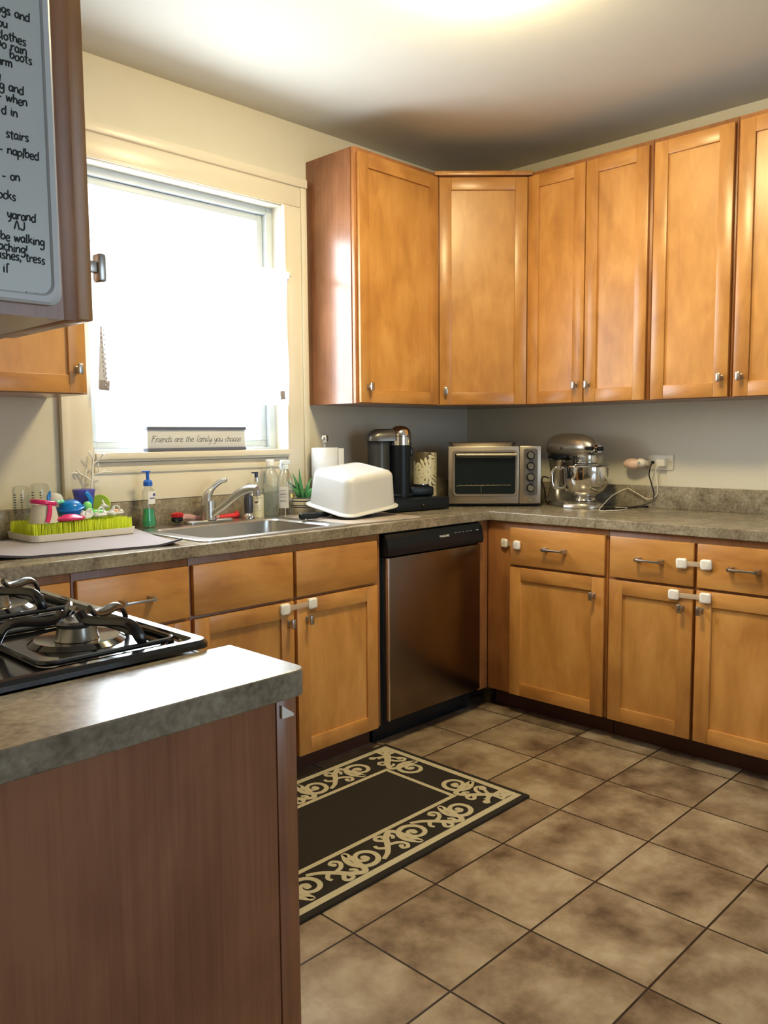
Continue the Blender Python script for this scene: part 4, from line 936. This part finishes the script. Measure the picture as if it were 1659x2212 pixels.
t = thing('floral_canister', 'cylindrical vase with cream petals between coffee machine and oven', 'vase', (-.548, -.172, .9142))
m = MB(); m.lathe([(0, .0005), (.056, .0005), (.058, .004), (.058, .258), (.056, .262), (.051, .262), (.051, .02), (0, .02)], seg=40); v = m.build('vase_body', VASEB, t)
m = MB()
def petal(ca, cz, ang, ln, wd):
    vs = []
    for s_, w_ in ((0, 0), (.2, .75), (.5, 1), (.8, .7), (1, 0)):
        vs.append((s_ * ln, w_ * wd / 2))
    for q in range(1, len(vs) - 2 + 1): pass
    up_, dn = [], []
    for l_, h in vs:
        for sgn, lst in ((1, up_), (-1, dn)):
            u = l_ * math.cos(ang) - sgn * h * math.sin(ang); z = l_ * math.sin(ang) + sgn * h * math.cos(ang)
            aa = ca + u / .058; zz = min(max(cz + z, .003), .260); lst.append((.0586 * math.cos(aa), .0586 * math.sin(aa), zz))
    n = len(vs)
    U = [m.bm.verts.new(p) for p in up_]; D = [m.bm.verts.new(p) for p in dn]
    for i in range(n - 1):
        if i == 0: m.face([U[0], D[1], U[1]])
        elif i == n - 2: m.face([U[i], D[i], U[i + 1]])
        else: m.face([U[i], D[i], D[i + 1], U[i + 1]])
for fa, fz in ((R(-125), .165), (R(-35), .09), (R(-55), .22), (R(55), .15), (R(150), .15), (R(-175), .06), (R(-95), .03)):
    for ringi, (r0, ln, cnt, wd_) in enumerate(((.002, .030, 10, .012), (.018, .034, 13, .015), (.040, .034, 18, .016))):
        for k in range(cnt):
            an = 2 * PI * (k + .5 * ringi) / cnt
            petal(fa + r0 * math.cos(an) / .058, fz + r0 * math.sin(an), an, ln, wd_)
m.build('petal_pattern', VASEC, v, recalc=True)

# ------------------------------------------------------------------ toaster oven + tray
t = thing('toaster_oven', 'countertop toaster oven with glass door set across the corner', 'toaster oven', (-.572, -.340, .9142), R(-50))
W_ = .442
m = MB(); m.box(.006, .012, .014, W_ - .006, .275, .287, .006); m.build('housing', TSTM, t)
m = MB(); m.box(.002, -.002, .0145, .338, .0115, .290, .004); m.box(.340, -.002, .0145, W_, .0115, .290, .004); m.build('fascia', TSTM, t)
m = MB()
for x in (.03, W_ - .03):
    for y in (.03, .25): m.box(x - .015, y - .015, 0, x + .015, y + .015, .0138)
m.box(.005, .006, .006, W_ - .005, .28, .0138); m.build('feet', BLACKP, t)
m = MB()
loft(m, [[(x, y, z) for x, z in rrect(.022 + i, .050 + i, .332 - i, .272 - i, .018 - i * .5)] for y, i in ((-.0022, 0), (-.010, .001), (-.012, .003), (-.012, .010), (-.009, .012))], True, False)
d = m.build('door', TSTM, t)
m = MB(); loft(m, [[(x, y, z) for x, z in rrect(.034, .062, .320, .260, .010)] for y in (-.0055, -.0085)]); m.build('door_glass', DGLASS, d)
m = MB(); m.box(.045, -.0099, .236, .308, -.0093, .2365); m.tube([(.040, -.0100, .098), (.048, -.0100, .102), (.300, -.0100, .104)], .0014, 6)
for k in range(10): m.ell((.060 + k * .026, -.0100, .1045), .0022, .0014, .0026, 6, 5)
m.box(.158, -.0098, .068, .1595, -.0092, .105); m.build('rack_wire', WIRE, d)
m = MB(); m.tube([(.040, -.034, .250), (.325, -.034, .250)], .0075, 14)
for x in (.050, .315): m.box(x - .006, -.034, .245, x + .006, -.0125, .255, .002)
m.build('handle', CHROME if False else TSTM, d)
m = MB(); loft(m, [[(x, y, z) for x, z in rrect(.360, .055, .426, .278, .012)] for y in (-.0022, -.0045)]); kp = m.build('knob_panel', mat('dark_knob_panel', (.16, .15, .14), .4, metal=.6), t)
for k in range(4):
    z = .246 - k * .052
    m = MB(); m.lathe([(0, 0), (.0195, 0), (.0195, .004), (.0, .004)], M=Matrix.Translation((.393, -.0047, z)) @ Matrix.Rotation(R(90), 4, 'X')); kk = m.build('knob', BLACKP, kp)
    m = MB(); m.lathe([(.0, .004), (.0155, .004), (.0145, .022), (.0130, .024), (0, .024)], M=Matrix.Translation((.393, -.0047, z)) @ Matrix.Rotation(R(90), 4, 'X')); m.build('knob_cap', CHROME, kk)
text_mesh('KitchenAid', .017, 'logo_lettering', mat('raised_lettering', (.62, .57, .50), .3, metal=1.0), t, (.190, -.0024, .033), (R(90), 0, 0))
m = MB(); m.lathe([(0, 0), (.008, 0), (.008, .004), (0, .005)], M=Matrix.Translation((.388, -.0022, .034)) @ Matrix.Rotation(R(90), 4, 'X')); m.build('button', CHROME, t)
t = thing('baking_tray', 'dark shallow baking tray lying on top of the toaster oven', 'baking tray', (-.572 + .165 * math.cos(R(-50)) - .14 * math.sin(R(-50)), -.340 + .165 * math.sin(R(-50)) + .14 * math.cos(R(-50)), .9142 + .2874), R(-50))
m = MB()
def bt(i, z): return at_z(rrect(-.158 + i, -.110 + i, .158 - i, .110 - i, .02), z)
loft(m, [bt(.008, .0), bt(.002, .012), bt(-.004, .019), bt(-.006, .021), bt(.001, .021), bt(.005, .013), bt(.012, .003)], True, True); m.build('pan', BAKE, t)

# ------------------------------------------------------------------ stand mixer (local x = towards its nose)
t = thing('stand_mixer', 'pewter stand mixer with steel bowl on the right counter', 'stand mixer', (-.178, -.805, .9142), R(-106))
m = MB()
bp = []
for k in range(32):
    a = 2 * PI * k / 32; x = (.150 if math.cos(a) > 0 else .175) * math.cos(a); y = (.108 if x > 0 else .085) * math.sin(a); bp.append((x * (1 if x > 0 else 1.0), y))
loft(m, [[(x, y, 0.0005) for x, y in bp], [(x, y, .010) for x, y in bp], [(x * .97, y * .95, .020) for x, y in bp], [(x * .85, y * .8, .028) for x, y in bp], [(x * .5, y * .5, .031) for x, y in bp]]); m.build('base', MIXM, t)
m = MB(); col = []
for z, x0, x1, hw in ((.024, -.165, -.035, .066), (.05, -.160, -.070, .052), (.10, -.152, -.088, .044), (.15, -.152, -.085, .042), (.19, -.158, -.070, .046), (.226, -.160, -.055, .05)):
    col.append([(x, y, z) for x, y in rrect(x0, -hw, x1, hw, .03, 5)])
loft(m, col); m.build('column', MIXM, t)
m = MB(); hs = []
for x, rz, ry, zc in ((-.178, .018, .016, .276), (-.174, .038, .034, .277), (-.160, .055, .048, .279), (-.13, .064, .056, .281), (-.08, .068, .060, .282), (-.02, .067, .060, .282), (.04, .064, .058, .281), (.08, .057, .053, .279), (.105, .046, .044, .278), (.120, .034, .033, .277), (.127, .026, .026, .276)):
    hs.append([(x, ry * math.cos(2 * PI * k / 28), zc + rz * math.sin(2 * PI * k / 28) * (1 if math.sin(2 * PI * k / 28) > 0 else .82)) for k in range(28)])
loft(m, hs); hd = m.build('motor_head', MIXM, t, smooth=60)
m = MB(); m.tube([(.127, 0, .276), (.150, 0, .276)], [.020, .018], 20); m.build('attachment_hub', CHROME, t)
m = MB(); m.tube([(.100, -.038, .279), (.140, -.034, .279)], [.008, .008], 12); m.tube([(.153, 0, .276), (.166, 0, .276)], [.010, .011], 12); m.build('hub_knob', BLACKP, t)
m = MB(); loft(m, [[(.132 + a, -.026 - .006, .276 + b) for a, b in ((-.018, 0), (0, -.018), (.018, 0), (0, .018))], [(.132 + a, -.026, .276 + b) for a, b in ((-.018, 0), (0, -.018), (.018, 0), (0, .018))]]); m.build('hub_badge', CHROME, t)
m = MB(); m.box(-.150, -.050, .228, -.02, .050, .244, .006); m.box(-.10, -.062, .222, -.05, .062, .232, .003); m.build('trim_band', BLACKP, t)
m = MB(); m.lathe([(0, .200), (.050, .200), (.056, .205), (.058, .215), (.058, .245), (0, .245)], (.058, 0, 0), 32); m.build('beater_housing', CHROME, t)
text_mesh('KitchenAid', .020, 'logo_lettering', INK, t, (.060, -.0590, .234), (R(90), 0, 0))
m = MB(); m.box(-.045, -.0605, .270, -.037, -.0585, .284, .001); m.build('lock_slot', BLACKP, hd)
BC = (.060, 0, 0)
m = MB(); m.lathe([(.0, .032), (.050, .032), (.052, .038), (.047, .048), (.060, .058), (.088, .080), (.104, .112), (.109, .145), (.110, .192), (.113, .195), (.112, .198), (.107, .196), (.107, .145), (.100, .112), (.084, .082), (.055, .062), (0, .058)], BC, 44); bw = m.build('bowl', CHROME, t)
dv = Vector((-.62, -.78, 0)); hpts = [BC[0] * 1 + 0 for _ in ()]
def bh(r_, z): return (BC[0] + dv.x * r_, dv.y * r_, z)
m = MB(); m.tube(catmull([bh(.108, .182), bh(.135, .186), bh(.152, .170), bh(.155, .130), bh(.146, .098), bh(.125, .090), bh(.096, .092)], 5), .0062, 10, flat=.6); m.build('bowl_handle', CHROME, bw)
m = MB()
loft(m, [[(BC[0] + .112 * math.cos(R(a)), .112 * math.sin(R(a)), .2005) for a in range(0, 360, 12)], [(BC[0] + .104 * math.cos(R(a)), .104 * math.sin(R(a)), .206) for a in range(0, 360, 12)], [(BC[0] + .070 * math.cos(R(a)), .070 * math.sin(R(a)), .207) for a in range(0, 360, 12)]], False, False)
loft(m, [[(.125, -.085, .206), (.185, -.055, .208), (.170, -.010, .208), (.115, -.045, .206)], [(.130, -.100, .246), (.215, -.060, .250), (.190, .005, .250), (.118, -.045, .246)]], False, False)
m.build('pouring_shield', CLEAR, t)
m = MB(); m.tube(catmull([(-.172, -.02, .13), (-.200, -.032, .135), (-.206, -.036, .11), (-.190, -.03, .07), (-.196, -.02, .02), (-.200, -.005, .0045), (-.212, .02, .0035), (-.205, .055, .0035), (-.17, .085, .0035)], 6), .0035, 8); m.build('power_cord', CABB, t)

# ------------------------------------------------------------------ outlet, plugs, cables
t = thing('wall_outlet', 'ivory double outlet plate on the right wall', 'outlet', (-.0004, -1.144, 1.125))
m = MB(); m.box(-.006, -.060, -.035, 0, .060, .035, .003); m.build('cover_plate', PLATE, t)
m = MB(); m.ell((-.0065, -.047, 0), .001, .0025, .0025, 8, 6); m.build('screw', NICK, t)
t = thing('plug_in_warmer', 'peach plug-in air freshener sticking out left of the outlet', 'air freshener', (-.0070, -1.072, 1.122))
m = MB(); m.ell((-.040, .048, -.004), .024, .044, .026, 24, 14); m.build('shell', WARM, t)
m = MB(); m.ell((-.042, .004, .002), .020, .024, .020, 20, 12); m.box(-.030, -.022, -.012, 0, .012, .012, .004); m.build('plug_body', mat('cream_plug', (.88, .80, .66), .4), t)
m = MB(); m.lathe([(.0035, 0), (.006, 0), (.006, .003), (.0035, .003), (.0035, 0)], M=Matrix.Translation((-.061, .004, .002)) @ Matrix.Rotation(R(-90), 4, 'Y')); m.build('vent_ring', INKG, t)
t = thing('phone_charger', 'white cube charger with white cable, plugged into the outlet', 'charger', (-.0070, -1.155, 1.125))
m = MB(); m.box(-.032, -.022, -.017, 0, .020, .017, .004); m.build('cube', PLATE, t)
m = MB()
wc = [(-.030, .010, -.008), (-.034, .018, -.030), (-.030, .016, -.07), (-.026, .010, -.125), (-.026, .020, -.155), (-.028, .055, -.170), (-.030, .10, -.150), (-.030, .15, -.125), (-.033, .165, -.125), (-.10, .19, -.150), (-.21, .175, -.182), (-.31, .145, -.2065)]
wc2 = [(-.31, .145, -.2065), (-.29, .10, -.2072), (-.24, .075, -.2072), (-.17, .09, -.2072), (-.11, .12, -.2070), (-.15, .155, -.2070)]
m.tube(catmull(wc + wc2[1:], 6), .0018, 7); m.build('cable', CABW, t)
t = thing('black_cable', 'black charging cable drooping from the outlet onto the counter', 'cable', (-.0390, -1.123, 1.127))
m = MB(); m.box(-.010, -.007, -.008, .0, .007, .006, .003); m.build('plug', BLACKP, t)
bc = [(-.006, .0, -.004), (-.010, .008, -.02), (-.004, .016, -.06), (.000, .006, -.10), (.006, -.004, -.15), (-.01, .005, -.185), (-.05, .06, -.205), (-.09, .11, -.2088), (-.15, .140, -.2088), (-.20, .150, -.2088), (-.232, .135, -.2088), (-.225, .105, -.2088), (-.155, .085, -.2088), (-.10, .075, -.2088), (-.05, .055, -.2086), (-.01, .048, -.2086), (.012, .038, -.207)]
m = MB(); m.tube(catmull(bc, 6), .0030, 7); m.build('cord', CABB, t)
m = MB(); m.box(.004, .028, -.2105, .018, .044, -.2035, .002); m.build('connector', BLACKP, t)

# ------------------------------------------------------------------ rug
t = None
RX0, RX1, RY0, RY1 = -2.62, -1.298, -1.318, -.615
m = MB(); m.mi = 0; m.prism(rrect(RX0, RY0, RX1, RY1, .006), .0005, .010, .003)
Z = .0104
m.mi = 1
_zc = [0]
def zn():
    _zc[0] += 1; return Z + .000012 * _zc[0]
def frame_strip(i, w_, z):
    a0, b0, a1, b1 = RX0 + i, RY0 + i, RX1 - i, RY1 - i
    for q in (((a0, b0), (a1, b0), (a1 - w_, b0 + w_), (a0 + w_, b0 + w_)), ((a1, b0), (a1, b1), (a1 - w_, b1 - w_), (a1 - w_, b0 + w_)), ((a1, b1), (a0, b1), (a0 + w_, b1 - w_), (a1 - w_, b1 - w_)), ((a0, b1), (a0, b0), (a0 + w_, b0 + w_), (a0 + w_, b1 - w_))):
        m.face([m.bm.verts.new((x, y, z)) for x, y in q])
frame_strip(.021, .024, Z); frame_strip(.180, .017, Z)
def scroll(ox, oy, dx, dy, flip):
    """one S-scroll motif: origin at spiral centre, (dx,dy) = direction along the band"""
    nx, ny = -dy * flip, dx * flip
    def T(a, b): return (ox + dx * a + nx * b, oy + dy * a + ny * b)
    n = 54; pts, wd = [], []
    for i in range(n + 1):
        s_ = i / n; th = R(150) - s_ * R(560); r_ = .008 + .049 * s_ ** .9
        pts.append(T(r_ * math.cos(th), r_ * math.sin(th))); wd.append(.012 + .008 * s_)
    m.ribbon(pts, wd, zn())
    zk = zn()
    m.face([m.bm.verts.new((*T(.012 * math.cos(R(a)), .012 * math.sin(R(a))), zk)) for a in range(0, 360, 30)])
    th = R(150) - R(560); la, lb = .057 * math.cos(th), .057 * math.sin(th)
    tg = (math.sin(th), -math.cos(th))
    tail = catmull([(la - tg[0] * .01, lb - tg[1] * .01, 0), (la + tg[0] * .012, lb + tg[1] * .012, 0), (.045, .052, 0), (.085, .040, 0), (.115, .005, 0), (.150, -.030, 0), (.185, -.048, 0)], 6)
    m.ribbon([T(q.x, q.y) for q in tail], [.021 - .004 * abs(k / len(tail) - .5) * 2 - (.010 * max(0, k / len(tail) - .6)) for k in range(len(tail))], zn())
    for c in ([(.100, .020), (.122, .046), (.112, .060), (.094, .054), (.098, .042)], [(.110, .0), (.084, -.010), (.070, -.032), (.082, -.050), (.098, -.044), (.094, -.033)], [(.070, .046), (.066, .030), (.078, .018)], [(.130, -.012), (.152, .008), (.150, .026)]):
        cc = catmull([(x, y, 0) for x, y in c], 5); m.ribbon([T(q.x, q.y) for q in cc], [.015 - .004 * k / len(cc) for k in range(len(cc))], zn())
    zk = zn()
    m.face([m.bm.verts.new((*T(.094 + .009 * math.cos(R(a)), .040 + .009 * math.sin(R(a))), zk)) for a in range(0, 360, 40)])
    zk = zn()
    m.face([m.bm.verts.new((*T(.092 + .009 * math.cos(R(a)), -.032 + .009 * math.sin(R(a))), zk)) for a in range(0, 360, 40)])
bandc = .1125
for i, x in enumerate((-1.555, -1.775, -1.995, -2.215, -2.435)):
    scroll(x, RY0 + bandc, -1, 0, 1 if i % 2 == 0 else -1); scroll(x, RY1 - bandc, -1, 0, -1 if i % 2 == 0 else 1)
for i, y in enumerate((-1.075, -.862)): scroll(RX1 - bandc, y, 0, 1 if i == 1 else -1, 1 if i else -1)
for cx, cy, sx, sy in ((RX1, RY0, -1, 1), (RX1, RY1, -1, -1), (RX0, RY0, 1, 1), (RX0, RY1, 1, -1)):
    def K(a, b): return (cx + sx * a, cy + sy * b)
    zk = zn()
    m.face([m.bm.verts.new((*K(a, b), zk)) for a, b in ((.045, .045), (.085, .05), (.075, .075), (.05, .085))])
    for off in ((.05, .10, .15, .07), (.10, .05, .07, .15), (.07, .07, .155, .155)):
        a = catmull([(off[0] * .9, off[1] * .9, 0), ((off[0] + off[2]) / 2 + .008, (off[1] + off[3]) / 2 + .008, 0), (off[2], off[3], 0)], 6); m.ribbon([K(q.x, q.y) for q in a], [.020, .019, .017] + [.013] * (len(a) - 3), zn())
    for a0, b0 in ((.150, .075), (.075, .150)):
        zk = zn()
        m.face([m.bm.verts.new((*K(a0 + .014 * math.cos(R(k)), b0 + .014 * math.sin(R(k))), zk)) for k in range(0, 360, 40)])
bm_ = m.bm
for f in bm_.faces:
    if f.material_index == 1 and f.normal.z < 0: f.normal_flip()
bm_.normal_update()
for f in bm_.faces:
    if f.material_index == 1 and f.normal.z < 0: f.normal_flip()
m.build('scroll_border_rug', [RUGD, RUGC], None, recalc=False, smooth=0, label='dark brown rug with cream scrollwork border on the tiled floor', category='rug')

# ------------------------------------------------------------------ ceiling lamp
t = thing('ceiling_lamp', 'glowing round glass ceiling light, cut by the top edge of the photo', 'ceiling light', (-1.60, -1.36, CEILZ - .0005))
m = MB(); m.lathe([(0, 0), (.150, 0), (.150, -.022), (.142, -.026), (0, -.026)]); m.build('base', NICK, t)
m = MB(); m.lathe([(.162, -.027), (.165, -.035), (.158, -.060), (.135, -.085), (.095, -.103), (.045, -.112), (0, -.114)], seg=32); m.build('glass_shade', LAMPG, t)
